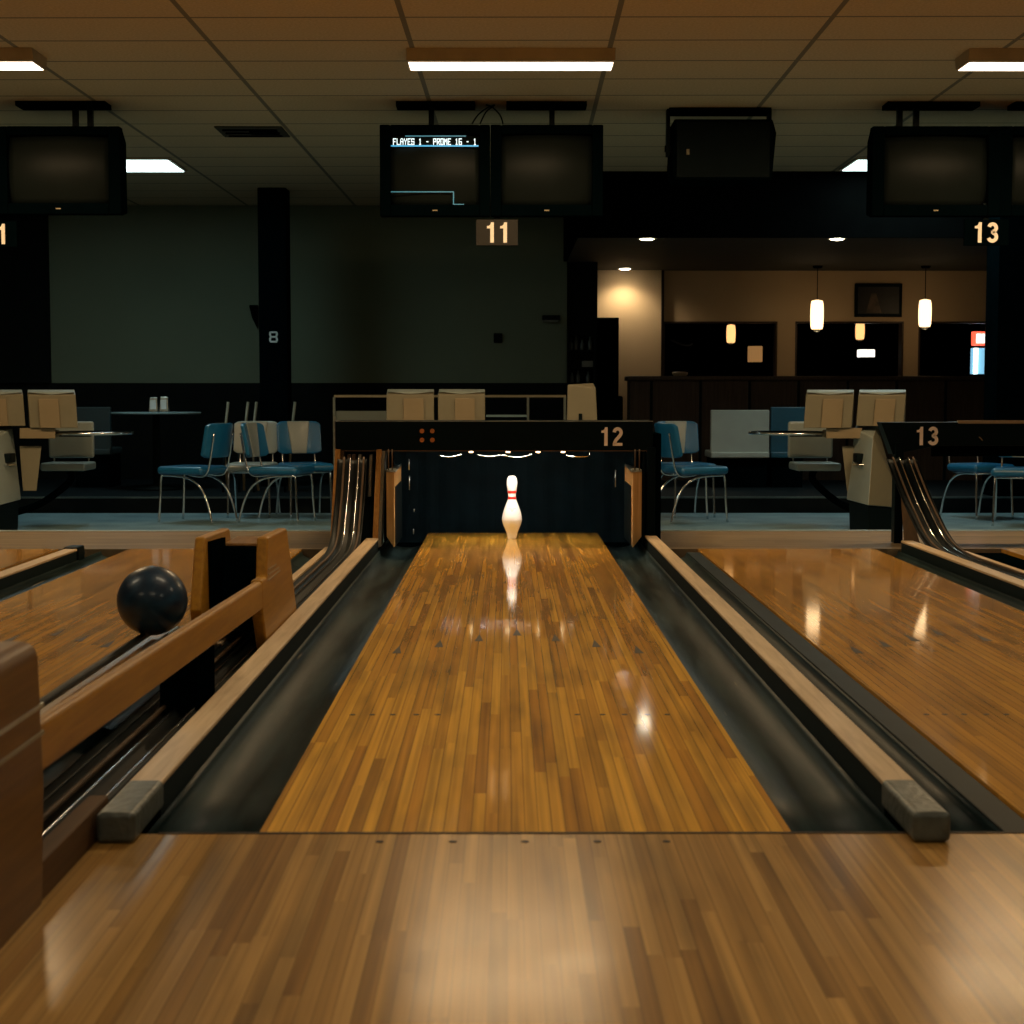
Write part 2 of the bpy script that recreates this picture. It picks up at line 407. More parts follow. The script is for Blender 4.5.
        if smooth:
            for p in me.polygons: p.use_smooth = True
        if smooth == 'auto':
            md = o.modifiers.new('split', 'EDGE_SPLIT'); md.split_angle = R(40)
        if bevel:
            md = o.modifiers.new('bevel', 'BEVEL'); md.width = bevel; md.segments = segs; md.limit_method = 'ANGLE'; md.angle_limit = R(35)
            for p in me.polygons: p.use_smooth = True
            wn = o.modifiers.new('wn', 'WEIGHTED_NORMAL'); wn.keep_sharp = True
        return o


def tag(o, label=None, cat=None, group=None, kind=None):
    if label: o['label'] = label
    if cat: o['category'] = cat
    if group: o['group'] = group
    if kind: o['kind'] = kind
    return o


def thing(name, loc, label, cat, group=None, rz=0, world=True):
    """Empty at the base of a thing. world=True: its parts are modelled in world coordinates"""
    o = bpy.data.objects.new(name, None); COL.objects.link(o); o.empty_display_size = .05
    o.location = loc; o.rotation_euler.z = rz
    if world: o['world_built'] = 1
    return tag(o, label, cat, group)


def structure(name, mb, m, **k):
    return tag(mb.build(name, m, **k), kind='structure')


def copy_tree(o, parent=None):
    c = o.copy(); COL.objects.link(c); c.parent = parent
    for ch in list(o.children): copy_tree(ch, c)
    return c


def text(name, s, height, c, m, parent=None, bold=.02, sx=1.0, extrude=.002, spacing=1.0):
    """lettering facing the camera side (-Y); c = centre of the text"""
    cu = bpy.data.curves.new('lettering', 'FONT'); cu.body = s; cu.size = 1; cu.offset = bold; cu.extrude = 0
    cu.align_x = 'LEFT'; cu.space_character = spacing
    tmp = bpy.data.objects.new('lettering', cu); COL.objects.link(tmp)
    dg = bpy.context.evaluated_depsgraph_get(); dg.update()
    me = bpy.data.meshes.new_from_object(tmp.evaluated_get(dg))
    bpy.data.objects.remove(tmp); bpy.data.curves.remove(cu)
    xs = [v.co.x for v in me.vertices]; ys = [v.co.y for v in me.vertices]
    k = height / (max(ys) - min(ys)); cx = (max(xs) + min(xs)) / 2; cy = (max(ys) + min(ys)) / 2
    for v in me.vertices:
        v.co = Vector(((v.co.x - cx) * k * sx, 0, (v.co.y - cy) * k))
    bm = bmesh.new(); bm.from_mesh(me)
    bmesh.ops.remove_doubles(bm, verts=bm.verts[:], dist=height * .002)
    ex = bmesh.ops.extrude_face_region(bm, geom=bm.faces[:])
    for g in ex['geom']:
        if isinstance(g, bmesh.types.BMVert): g.co.y -= extrude
    bmesh.ops.recalc_face_normals(bm, faces=bm.faces[:])
    bm.to_mesh(me); bm.free()
    me.materials.clear(); me.materials.append(M[m]); me.name = name
    o = bpy.data.objects.new(name, me); COL.objects.link(o)
    o.location = Vector(c)
    if parent is not None:
        o.parent = parent
        if parent.get('world_built'): o.location = Vector(c) - parent.location
    return o


def digits(name, s, height, c, m, parent=None, extrude=.002, square=False):
    """bold sign numerals, height in metres, facing -Y"""
    h = height; adv = .65 * h; polys = []
    def arc(cx, cy, rx, ry, a0, a1, n=14):
        return [(cx + rx * math.cos(R(a0 + (a1 - a0) * i / n)), cy + ry * math.sin(R(a0 + (a1 - a0) * i / n))) for i in range(n + 1)]
    def ribbon(pts, w):
        L_, R_ = [], []
        for i, p in enumerate(pts):
            a = Vector(pts[max(0, i - 1)]); b = Vector(pts[min(len(pts) - 1, i + 1)]); t = (b - a).normalized(); nn = Vector((-t.y, t.x)) * w / 2
            L_.append(Vector(p) + nn); R_.append(Vector(p) - nn)
        return [(L_[i], L_[i + 1], R_[i + 1], R_[i]) for i in range(len(pts) - 1)]
    W = .18
    for k, ch in enumerate(s):
        ox = k * adv; q = []
        if ch == '1':
            q = [((.20, 0), (.38, 0), (.38, 1), (.24, 1)), ((.20, 0), (.24, 1), (.20, .88), (.20, .70)), ((.20, .70), (.20, .88), (.13, .83), (.04, .815)), ((.20, .70), (.04, .815), (.04, .70))]
        elif ch == '2':
            pts = arc(.27, .71, .185, .205, 175, -20) + [(.40, .56), (.30, .44), (.18, .30), (.115, .17), (.10, .08)]
            q = ribbon(pts, W) + [((.01, 0), (.53, 0), (.53, .155), (.01, .155))]
        elif ch == '3':
            q = ribbon(arc(.27, .73, .175, .185, 165, -90), W) + ribbon(arc(.27, .285, .195, .20, 90, -165), W * 1.02) + [((.20, .44), (.28, .44), (.28, .58), (.20, .58))]
        elif ch == '8':
            q = []
            for (z0, z1) in ((.0, .5), (.5, 1.0)):
                z0 -= .0; q += ribbon([(.12, z0 + .09), (.06, z0 + .2), (.06, z1 - .14), (.14, z1 - .06)], .17) + ribbon([(.62, z0 + .09), (.68, z0 + .2), (.68, z1 - .14), (.60, z1 - .06)], .17)
            q += [((.08, 0), (.66, 0), (.70, .16), (.04, .16)), ((.04, .44), (.70, .44), (.70, .58), (.04, .58)), ((.04, .86), (.70, .86), (.64, 1), (.10, 1))]
        polys += [[(ox + x * h, y * h) for x, y in map(tuple, f)] for f in q]
    xs = [p[0] for f in polys for p in f]; mx = (min(xs) + max(xs)) / 2
    b = MB()
    for f in polys:
        A = [b.bm.verts.new((x - mx, 0, y - h / 2)) for x, y in f]; B = [b.bm.verts.new((x - mx, -extrude, y - h / 2)) for x, y in f]
        b.bm.faces.new(A); b.bm.faces.new(B[::-1])
        for i in range(len(f)):
            j = (i + 1) % len(f); b.bm.faces.new((A[i], A[j], B[j], B[i]))
    o = b.build(name, m); o.location = Vector(c)
    if parent is not None:
        o.parent = parent
        if parent.get('world_built'): o.location = Vector(c) - parent.location
    return o


def smooth_path(pts, sub=6):
    pts = [Vector(p) for p in pts]; out = []
    for i in range(len(pts) - 1):
        p0 = pts[max(0, i - 1)]; p1 = pts[i]; p2 = pts[i + 1]; p3 = pts[min(len(pts) - 1, i + 2)]
        for k in range(sub):
            t = k / sub
            out.append(.5 * ((2 * p1) + (-p0 + p2) * t + (2 * p0 - 5 * p1 + 4 * p2 - p3) * t * t + (-p0 + 3 * p1 - 3 * p2 + p3) * t ** 3))
    out.append(pts[-1]); return out


def lamp(name, kind, loc, energy, col, parent=None, size=.1, spot=None, rot=None):
    l = bpy.data.lights.new(name, kind); l.energy = energy; l.color = col
    if kind == 'SPOT': l.spot_size = R(spot or 110); l.spot_blend = .8; l.shadow_soft_size = size
    elif kind == 'POINT': l.shadow_soft_size = size
    o = bpy.data.objects.new(name, l); COL.objects.link(o); o.location = loc
    if rot: o.rotation_euler = rot
    if parent is not None:
        o.parent = parent
        if parent.get('world_built'): o.location = Vector(loc) - parent.location
    return o


def area(name, loc, sx, sy, L, col, parent, rot=(0, 0, 0)):
    """one-sided glowing rectangle of radiance L, the lamp's own light"""
    l = bpy.data.lights.new(name, 'AREA'); l.shape = 'RECTANGLE'; l.size = sx; l.size_y = sy
    l.energy = L * sx * sy * PI; l.color = col
    o = bpy.data.objects.new(name, l); COL.objects.link(o); o.rotation_euler = rot
    o.parent = parent; o.location = Vector(loc) - parent.location
    return o


# ================================================================= SETTING
CZ = 3.0            # main ceiling
LOWZ = -.25         # concourse floor beyond the lanes
PLZ = -.10         # raised platform behind it
FOUL = 3.18
structure('floor', MB().box(-7.5, 7.5, -3, 20.2, LOWZ - .1, LOWZ), 'carpet')
structure('floor_platform', MB().box(-7.5, 7.5, 15.35, 26, LOWZ, PLZ), 'platform')
structure('trim_1', MB().box(-7.5, 7.5, 15.335, 15.36, PLZ - .012, PLZ + .004), 'nosing_dim')
M['ceil'] = ceiling_mat()
structure('ceiling', MB().box(-7.5, 7.5, -3, 20.2, CZ, CZ + .1), 'ceil')
structure('wall_left', MB().box(-7.6, -7.5, -3, 26, LOWZ, CZ), 'wall_rear')
structure('wall_right', MB().box(7.5, 7.6, -3, 26, LOWZ, CZ), 'wall_rear')
structure('wall_rear', MB().box(-7.5, 7.5, -3.1, -3, LOWZ, CZ), 'wall_rear')

# far wall on the left: olive above, black wainscot below
WB = 18.7
xr = D(567, 300, WB).x
zw = D(300, 383, WB).z
xl = D(50, 300, WB).x
structure('wall_back', MB().box(xl, xr, WB, WB + .15, zw, CZ), 'wall_olive')
structure('wall_back_wainscot', MB().box(-7.5, xr, WB - .03, WB + .15, PLZ, zw), 'wall_dark')
structure('wall_back_left', MB().box(-7.5, xl, WB - .1, WB + .15, zw, CZ), 'wall_dark')
structure('wall_back_return', MB().box(xr, D(597, 300, 18.9).x, WB + .1, 20.2, PLZ, CZ), 'wall_dark')

# approach, lanes, deck behind the lanes
APX = -.80
structure('floor_approach', MB().box(APX, 7.4, -2.9, FOUL, LOWZ, 0), 'approach', bevel=.002)
structure('floor_approach_left', MB().box(-7.4, -1.32, -2.9, FOUL, LOWZ, 0), 'approach')
structure('floor_return_pit', MB().box(-1.32, APX, -2.9, FOUL, LOWZ, -.05), 'black_matt')
structure('floor_pit_left', MB().box(-1.02, -.495, 9.16, 10.36, -.2, -.075), 'black_matt')
structure('floor_pit_right', MB().box(.57, .88, 9.31, 10.36, -.2, -.075), 'black_matt')
structure('floor_deck_left', MB().box(-7.4, -.99, 9.14, 10.35, LOWZ, -.001), 'deck')
structure('floor_deck_right', MB().box(.86, 7.4, 9.14, 10.35, LOWZ, -.001), 'deck')
structure('trim_2', MB().box(-7.4, -1.02, 10.33, 10.37, -.02, .004), 'nosing')
structure('trim_3', MB().box(.88, 7.4, 10.33, 10.37, -.02, .004), 'nosing')
structure('trim_4', MB().box(-.69, 7.4, FOUL - .004, FOUL + .006, -.03, .0015), 'marking')


def lane(x0, x1, y0, y1, mat, label, arrows=True, dots=True):
    t = thing('bowling_lane', ((x0 + x1) / 2, (y0 + y1) / 2, 0), label, 'bowling lane')
    MB().box(x0, x1, y0, y1, -.06, 0).build('lane_bed', mat, t)
    cx = (x0 + x1) / 2; w = (x1 - x0)
    if arrows:
        for k in range(-3, 4):
            ax = cx + k * w * .1285; ay = FOUL + 2.74 - abs(k) * .135
            s = .0155
            MB().prism([(ax - s, ay - .085), (ax + s, ay - .085), (ax, ay + .085)], 'Z', -.001, .0008).build('arrow', 'marking', t)
    if dots:
        for k in (-10.65, -9.4, -8.1, -6.6, -5.25, 3.6, 5.2, 6.6, 8.05, 9.3):
            dx = cx + k * w * .0405; dy = FOUL + 1.20
            MB().lathe([(.0085, -.001), (.0085, .0008)], (dx, dy, 0), 12).build('dot', 'marking', t)
    return t


lane(-.492, .565, FOUL + .004, 10.2, 'lane', 'honey coloured maple lane running to the lone pin, in the middle')
lane(1.07, 2.065, FOUL + .004, 9.14, 'side_lane', 'maple lane right of the grey channel, ending before the cream console')
lane(-2.12, -1.15, FOUL + .004, 9.14, 'side_lane', 'maple lane behind the wooden ball return and navy ball')
lane(-4.3, -2.52, FOUL + .004, 9.14, 'side_lane', 'sliver of maple lane at the far left beyond the black capped divider', False, False)
lane(2.78, 4.5, FOUL + .004, 9.14, 'side_lane', 'shaded maple lane under the black beam numbered 13', False, False)

# dots on the approach before the foul line
for px in (380, 453, 525, 597, 666):
    p = D(px, 846, 3.13)
    tag(MB().lathe([(.008, -.001), (.008, .0008)], (p.x, 3.12, 0), 12).build('approach_dot', 'marking', at=(p.x, 3.12, 0)),
        'small dark dot inlaid in the approach just before the foul line', 'floor mark', 'dots before the foul line')


M['edge_dark'] = plain('edge_dark', (.006, .013, .014), .55, spec=.12, var=.3)


def gutter(x0, x1, y0, y1, depth, label, mat='gutter', lip=None):
    n = 14; xs = []
    for i in range(n + 1):
        a = PI * i / n; xs.append(((x0 + x1) / 2 - math.cos(a) * (x1 - x0) / 2, -.008 - depth * math.sin(a) ** .8))
    t = thing('gutter', ((x0 + x1) / 2, (y0 + y1) / 2, 0), label, 'gutter')
    ys = [y0 + (y1 - y0) * k / 12 for k in range(13)]
    MB().sheet([(y, 0) for y in ys], xs, .006).build('channel', mat, t, smooth=True)
    if lip:
        MB().box(lip[0], lip[1], y0, y1, -.06, -.006).build('edge_strip', 'edge_dark', t, bevel=.003)
    return t


gutter(-.720, -.494, FOUL + .004, 9.95, .06, 'dark grey gutter left of the middle lane')
gutter(.567, .786, FOUL + .004, 9.95, .06, 'dark grey gutter right of the middle lane', lip=None)
gutter(.859, .992, FOUL + .004, 9.0, .035, 'dark grey gutter between the right rail and the right hand lane', lip=(.996, 1.066))
gutter(2.07, 2.19, FOUL + .004, 9.1, .04, 'dark gutter along the far edge of the right hand lane')
gutter(-2.27, -2.125, FOUL + .004, 9.1, .04, 'dark gutter along the far edge of the left hand lane')
gutter(-1.145, -1.03, FOUL + .004, 9.1, .04, 'dark gutter beside the ball return, near the slanted wooden posts')
gutter(-2.51, -2.36, FOUL + .004, 9.1, .04, 'dark gutter at far left, past the black capped divider')


M['rail_side'] = plain('rail_side', (.004, .011, .012), .6, spec=.1)


def rail(x0, x1, y0, y1, h, label, cap='near', capmat='cap_metal', caplen=.27):
    t = thing('divider_rail', ((x0 + x1) / 2, (y0 + y1) / 2, -.06), label, 'lane divider')
    ya, yb = y0 + (caplen if cap == 'near' else 0), y1 - (.10 if cap == 'far' else 0)
    MB().box(x0 + .003, x1 - .003, ya, yb, -.06, h - .013).build('rail_base', 'rail_side', t)
    MB().box(x0, x1, ya, yb, h - .013, h).build('rail_top', 'rail_wood', t, bevel=.004)
    if cap == 'near':
        MB().box(x0 - .003, x1 + .003, y0, y0 + caplen + .01, .0015, h + .002).build('end_cap', capmat, t, bevel=.012, segs=3)
    elif cap == 'far':
        MB().box(x0 - .006, x1 + .006, y1 - .14, y1, -.06, h + .01).build('end_cap', 'black_gloss', t, bevel=.012, segs=3)
    return t


rail(-.792, -.722, 3.10, 9.15, .06, 'pale wooden divider rail with grey metal end, left of the middle lane')
rail(.788, .856, 3.10, 9.3, .06, 'pale wooden divider rail with grey metal end, right of the middle lane')
rail(-2.345, -2.275, FOUL + .01, 8.75, .05, 'pale wooden divider rail with a black far end, left edge', 'far')
rail(2.205, 2.275, FOUL + .01, 9.1, .05, 'pale wooden divider rail leading to the beam numbered 13', None)

# ---- ball tracks that run beside the rails and curve up into the masking beams
PATH = [(2.74, .012), (5.5, .012), (8.0, .012), (8.5, .014), (8.8, .035), (8.97, .09), (9.1, .19), (9.22, .31), (9.36, .50)]
TP = [(p.x, p.y) for p in smooth_path([(a, b, 0) for a, b in PATH], 6)]


def track(x0, x1, label, woody, lean=0.0, path=TP):
    base = 'track_dark' if woody else 'black'
    w = x1 - x0
    t = thing('ball_track', ((x0 + x1) / 2, 6, 0), label, 'ball track')
    X = lambda f: x0 + w * f
    MB().sheet(path, [(X(.02), .0), (X(.10), -.012), (X(.28), -.014), (X(.40), .002), (X(.50), -.02), (X(.60), -.02), (X(.70), .002), (X(.80), -.014), (X(.93), -.012), (X(.98), .0)], .008).build('channel', base, t, smooth=True)
    for f, m, r in ((.24, 'track_brown', .006), (.44, 'chrome', .003), (.72, 'chrome', .003), (.88, 'track_brown', .006)):
        pts = [(X(f), y, z + .006) for y, z in path]
        MB().tube(pts, r, 8).build('guide_rod', m, t, smooth=True)
    if lean:
        for c in t.children:
            for v in c.data.vertices:
                wz = v.co.z + t.location.z
                if wz > 0.03: v.co.x -= lean * (wz - .03)
    return t


track(-.975, -.80, 'ball track with two chrome lines curving up between slanted wooden posts', True)
track(2.285, 2.465, 'dark ball track with chrome edges curving up under the beam numbered 13', False, lean=.24)
t = thing('outer_ledge', (-1.0, 6, -.06), 'narrow pale wooden strip along the outer side of the ball track on the left', 'wooden strip')
MB().box(-1.022, -.985, 5.6, 9.14, -.06, .012).build('ledge', 'rail_wood', t, bevel=.004)
MB().box(-1.012, -.985, FOUL, 5.6, -.06, .006).build('dark_ledge', 'track_dark', t, bevel=.003)  # near stretch of the strip is darker
t = thing('inner_ledge', (-.81, 6, -.06), 'brown wooden board between the left rail and the ball track', 'wooden strip')
MB().box(-.7995, -.796, FOUL + .06, 9.1, -.05, -.001).build('ledge', 'orange_wood', t, bevel=.002)
MB().box(-.842, -.802, 2.74, FOUL + .06, -.05, .063).build('front_ledge', 'brown_board', t, bevel=.004)
t = thing('outer_ledge', (2.63, 6, -.06), 'pale wooden strip on the outer side of the right ball track', 'wooden strip')
MB().box(2.50, 2.535, FOUL, 8.95, -.06, .006).build('ledge', 'rail_wood', t, bevel=.004)
t = thing('return_floor', (2.7, 6, -.08), 'black channel floor beyond the strip at far right', 'channel floor')
MB().box(2.54, 2.775, FOUL, 9.1, -.08, -.02).build('bed', 'black_matt', t)

# ================================================================= BALL RETURN
XB = -.796
br = thing('ball_return', (-.95, 4, 0), 'orange brown wooden ball return holding one navy ball, left foreground', 'ball return')


def yz(px, py, X=XB):
    p = PXX(px, py, X); return (p.y, p.z)


cheek = [yz(268, 537), yz(287, 528), yz(298.5, 629), yz(268.5, 659), yz(263, 612), yz(262, 580), yz(267, 577)]
cheek[2] = (cheek[2][0], max(cheek[2][1], 0.0)); cheek[3] = (cheek[3][0], max(cheek[3][1], 0.0))
MB().prism(cheek, 'X', XB - .038, XB).build('side_panel', 'orange_wood', br, bevel=.009, segs=3)
c2 = [p for p in cheek]
yb, yf = cheek[0][0], cheek[3][0]
c2 = [cheek[0], cheek[1], cheek[2], (cheek[3][0], 0.0), (cheek[4][0] + .02, cheek[4][1])]
MB().prism(c2, 'X', -1.04, -1.003).build('side_panel', 'orange_wood', br, bevel=.009, segs=3)
zt = cheek[0][1]
MB().box(-1.002, XB - .039, yb + .34, yb + .62, zt - .062, zt - .052).build('hood_cover', 'tray_wood', br, bevel=.002)
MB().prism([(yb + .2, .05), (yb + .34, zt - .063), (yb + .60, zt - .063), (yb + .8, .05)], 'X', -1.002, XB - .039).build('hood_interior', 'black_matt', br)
MB().prism([(yb + .05, .05), (yb + .03, zt - .018), (yb + .34, zt - .03), (yb + .34, .05)], 'X', -1.0025, -.996).build('inner_dark_sheet', 'black_matt', br)  # black sheet that darkens the inner face of the left cheek
# curved arm along the near side
nb = 2.785
arm_t0 = yz(262, 582); arm_b0 = yz(262, 611); arm_t1 = yz(41, 722); arm_b1 = yz(41, 774)
arm = [(arm_t0[0] + .06, arm_t0[1]), (arm_t1[0] - .1, arm_t1[1]), (arm_b1[0] - .1, arm_b1[1]), (arm_b0[0] + .06, arm_b0[1])]
MB().prism(arm, 'X', XB - .032, XB - .001).build('side_arm', 'orange_wood', br, bevel=.011, segs=4)
# near housing
MB().prism([(1.9, -.045), (nb - .03, -.045), (nb, .2), (nb - .02, .452), (1.9, .452)], 'X', -1.32, XB + .002).build('near_housing', 'housing_wood', br, bevel=.03, segs=4)
for zz, mm in ((.335, 'dull_steel'), (.288, 'tan_shell')):
    MB().box(XB - .001, XB + .004, 1.95, nb - .02, zz, zz + .007).build('trim_line', mm, br)
for k, (a, b) in enumerate((((268, 570), (276, 565)), ((268, 575), (279, 568)), ((268, 581), (280, 571)))):
    p, q = yz(*a), yz(*b)
    MB().prism([(p[0], p[1]), (q[0], q[1]), (q[0], q[1] + .004), (p[0], p[1] + .004)], 'X', XB - .002, XB + .002).build('inlay_line', 'tan_panel', br)
# tray, two ball rails, support
MB().prism([(nb - .05, .075), (5.5, .07), (5.5, .082), (nb - .05, .087)], 'X', -1.19, -.985).build('tray', 'tray_wood', br, bevel=.003)
for xx, m in ((-1.145, 'track_dark'), (-1.065, 'dull_steel')):
    MB().tube([(xx, nb - .05, .112), (xx, 5.25, .107)], .012, 10).build('ball_rail', m, br, smooth=True)
MB().box(-.945, -.842, 4.4, 4.66, 0, .19).build('support_leg', 'black_matt', br)
MB().box(-1.17, -1.10, 4.3, 4.6, 0, .074).build('support_leg', 'black_matt', br)

bc = Vector((-1.112, 5.09, .2218))
ball = MB().sphere((0, 0, 0), .109, 64, 32).build('bowling_ball', 'ball', smooth=True)
ball.location = bc
tag(ball, 'navy blue bowling ball resting on the rails of the wooden ball return', 'bowling ball')

# ================================================================= MIDDLE MASKING UNIT
BY = 9.5
bx0, bx1 = D(335, 430, BY).x, D(653, 430, BY).x
bz1, bz0 = D(500, 421.5, BY).z, D(500, 451, BY).z
mu = thing('masking_unit', (0, BY + .3, 0), 'low black masking beam numbered 12 over the pin', 'masking unit')
MB().prism([(BY, bz0), (BY, bz1), (BY + .32, bz1 + .003), (BY + 1.3, .56), (BY + 1.3, .54), (BY + .34, bz1 - .02), (BY + .03, bz1 - .02), (BY + .03, bz0)], 'X', bx0, bx1).build('beam', 'black_gloss', mu, bevel=.003)
MB().box(bx0, bx1, BY - .004, BY, bz0 - .002, bz0 + .004).build('beam_edge', 'track_brown', mu)
MB().box(bx0, bx1, BY - .003, BY + .01, bz1 - .001, bz1 + .004).build('beam_edge', 'dull_steel', mu)
digits('lane_number', '12', 18.5 * BY / FPX, D(612, 436.5, BY - .002), 'number', mu)
for px in (422, 432.3):
    for py in (431, 440):
        p = D(px, py, BY - .003)
        res = MB()
        res.bm.free(); res.bm = bmesh.new()
        bmesh.ops.create_cone(res.bm, cap_ends=True, segments=16, radius1=.0135, radius2=.0135, depth=.006, matrix=Matrix.Translation(p) @ Matrix.Rotation(PI / 2, 4, 'X'))
        res.build('indicator_dot', 'dot_orange', mu)
# black post on the right and thin one left
xp0, xp1 = D(646.5, 500, BY).x, D(655, 500, BY).x
MB().box(xp0, xp1, BY - .01, BY + .05, -.02, bz0 + .02).build('post', 'black_gloss', mu, bevel=.004)
MB().box(xp0 - .02, xp0 - .008, BY + .02, BY + .05, 0, bz0).build('post', 'black', mu)
MB().box(bx0 - .006, bx0 + .002, BY - .01, BY + .02, bz0 - .02, bz1 + .03).build('edge_tube', 'dull_steel', mu)
# pit walls and curtain
MB().box(-.757, -.748, BY + .5, BY + 1.35, LOWZ, bz0 + .1).build('pit_wall', 'black_matt', mu)
MB().box(.86, .90, BY + .03, BY + 1.35, LOWZ, bz0 + .1).build('pit_wall', 'black_matt', mu)
pts = [(-.747 + 1.60 * k / 60, BY + 1.3 + .003 * math.sin(k * 1.3)) for k in range(61)]
MB().prism(pts + [(p[0], p[1] + .02) for p in pts[::-1]], 'Z', LOWZ, bz0 + .14).build('pit_curtain', 'curtain', mu)
# chrome wire and bolts under the beam
for a in ([(439, 455), (450, 457), (462, 454)], [(478, 455), (490, 456.5), (500, 455)], [(502, 455), (514, 457), (524, 456.5), (532, 454)], [(566, 455), (572, 456.3), (588, 456.3), (589.5, 452.5)]):
    MB().tube(smooth_path([D(x, y, BY + .14) for x, y in a], 4), .0028, 6).build('wire', 'chrome', mu, smooth=True)
for px in (471, 508, 538, 563):
    MB().sphere(D(px, 452.0, BY + .12), .011, 12, 8, 1.3, 1, .8).build('bolt', 'tan_panel', mu, smooth=True)
for px, y0, y1 in ((409, 459, 470), (409.3, 476, 490), (414, 509, 512), (413.5, 529, 534), (615.5, 470, 487)):
    p, q = D(px, y0, BY + .12), D(px, y1, BY + .12)
    MB().tube([p, q], .0035, 6).build('side_rod', 'dull_steel', mu, smooth=True)
MB().box(-.40, .40, BY + .05, BY + .085, bz0 + .012, bz0 + .034).build('pin_lamp', 'pin_light', mu)
area('lamp_light', (0, BY + .09, bz0 + .006), .8, .03, 34, (1, .9, .76), mu, rot=(R(20), 0, 0))
# kickbacks: wooden end panels on both sides of the pin deck
FZ = .43


def kick(pts, name, label, dark):
    k = thing('kickback_panel', pts[0], label, 'side panel')
    P = [Vector((x, y)) for x, y, _ in pts]
    MB().hull([(x, y, z) for x, y, z in pts] + [(x, y, FZ) for x, y, _ in pts]).build('panel_board', 'pale_wood_z', k, bevel=.004)
    (x0, y0), (x1, y1) = dark
    MB().box(min(x0, x1) - .003, max(x0, x1) + .003, y0, y1, .0, .34).build('rubber_pad', 'black', k)
    MB().hull([(pts[0][0] - .012, pts[0][1] - .01, FZ - .002), (pts[0][0] + .012, pts[0][1] - .01, FZ - .002), (pts[1][0], pts[1][1], FZ - .002), (pts[2][0], pts[2][1], FZ - .002),
               (pts[0][0], pts[0][1], FZ + .012), (pts[1][0], pts[1][1], FZ + .012), (pts[2][0], pts[2][1], FZ + .012)]).build('metal_cap', 'dull_steel', k)
    for s in (.2, .7):
        x = pts[0][0] + (pts[2][0] - pts[0][0]) * s; y = pts[0][1] + (pts[2][1] - pts[0][1]) * s
        MB().tube([(x, y, FZ), (x, y, bz0 + .02)], .004, 6).build('hanger_rod', 'track_brown', k, smooth=True)
    return k


kick([(.712, 9.2, 0), (.722, 10.0, 0), (.762, 9.22, .06), (.78, 9.95, .05)], 'r', 'pale wooden side panel right of the pin deck', ((.714, 9.35), (.717, 9.9)))
kick([(-.638, 9.2, 0), (-.648, 10.0, 0), (-.682, 9.22, .06), (-.70, 9.95, .05)], 'l', 'pale wooden side panel left of the pin deck', ((-.64, 9.3), (-.643, 9.9)))
# slanted wooden posts framing the ball track
for (a, b, lab) in (((-.995, -.965), 9.12, 'slanted orange wooden post at the outer side of the curved ball track'), ((-.757, -.727), 9.13, 'slanted orange wooden post between the curved ball track and the left pin deck panel')):
    k = thing('slanted_post', ((a[0] + a[1]) / 2, b, 0), lab, 'wooden post')
    MB().prism([(b, 0.0), (b + .19, 0.0), (b + .50, bz0 + .01), (b + .34, bz0 + .01)], 'X', *a).build('post_board', 'orange_wood_z', k, bevel=.003)
    MB().prism([(b + .012, .012), (b + .20, .012), (b + .505, bz0), (b + .36, bz0)], 'X', a[1], a[1] + .018).build('side_strip', 'dull_steel' if a[0] > -.9 else 'track_brown', k)
# top part of the track: dark guide boards
k = thing('lift_housing', (-.86, 9.55, 0), 'dark ball lift behind the slanted wooden posts', 'ball lift')
MB().prism([(9.40, 0), (9.62, 0), (9.80, bz0), (9.58, bz0)], 'X', -.962, -.76).build('lift_back', 'black', k)
for i, x in enumerate((-.93, -.90, -.865, -.80)):
    MB().prism([(9.36, .28), (9.5, bz0 - .02), (9.56, bz0 - .02), (9.42, .28)], 'X', x, x + .018).build('guide_board', ['track_brown', 'track_brown', 'dull_steel', 'dull_steel'][i], k, bevel=.003)

# ---- right masking beam
m2 = thing('masking_unit', (3.2, BY + .3, 0), 'low black masking beam numbered 13 at the right edge', 'masking unit')
rx0 = D(881, 430, BY).x; rx1 = 4.6
MB().prism([(rx0, bz1 - .005), (rx1, bz1 + .0), (rx1, bz0 + .03), (rx0 + .33, bz0 + .03), (D(893, 452, BY).x, bz0 - .02)], 'Y', BY, BY + .12).build('beam', 'black_gloss', m2, bevel=.003)
MB().box(D(958, 425, BY).x, rx1, BY - .004, BY + .02, bz1 - .012, bz1 + .006).build('wood_edge', 'tan_panel', m2)
digits('lane_number', '13', 18.5 * BY / FPX, D(927.5, 436, BY - .002), 'number', m2)
q0, q1 = D(894, 500, BY).x, D(902.5, 500, BY).x
MB().box(q0, q1, BY - .02, BY + .06, -.02, bz0 + .05).build('post', 'black_gloss', m2, bevel=.004)
MB().hull([D(900, 488, BY), D(903, 488, BY), D(920, 543, BY - .3), D(904, 541, BY - .1), D(912, 515, BY - .2), D(900, 488, BY + .04), D(906, 541, BY + .05)]).build('foot_board', 'track_brown', m2)
p = D(981, 438, BY - .004)
MB().tube([D(979, 437, BY - .004), D(981, 438.5, BY - .004), D(982.5, 440.5, BY - .004)], .003, 6).build('scuff_clip', 'tan_panel', m2)
# right masking: dark backing far inside
MB().box(2.5, 4.6, BY + .10, BY + .12, bz0 - .035, bz0 + .06).build('valance', 'black_matt', m2)
MB().box(rx1 - .1, rx1, BY, BY + .12, -.001, bz0 + .04).build('post', 'black', m2)

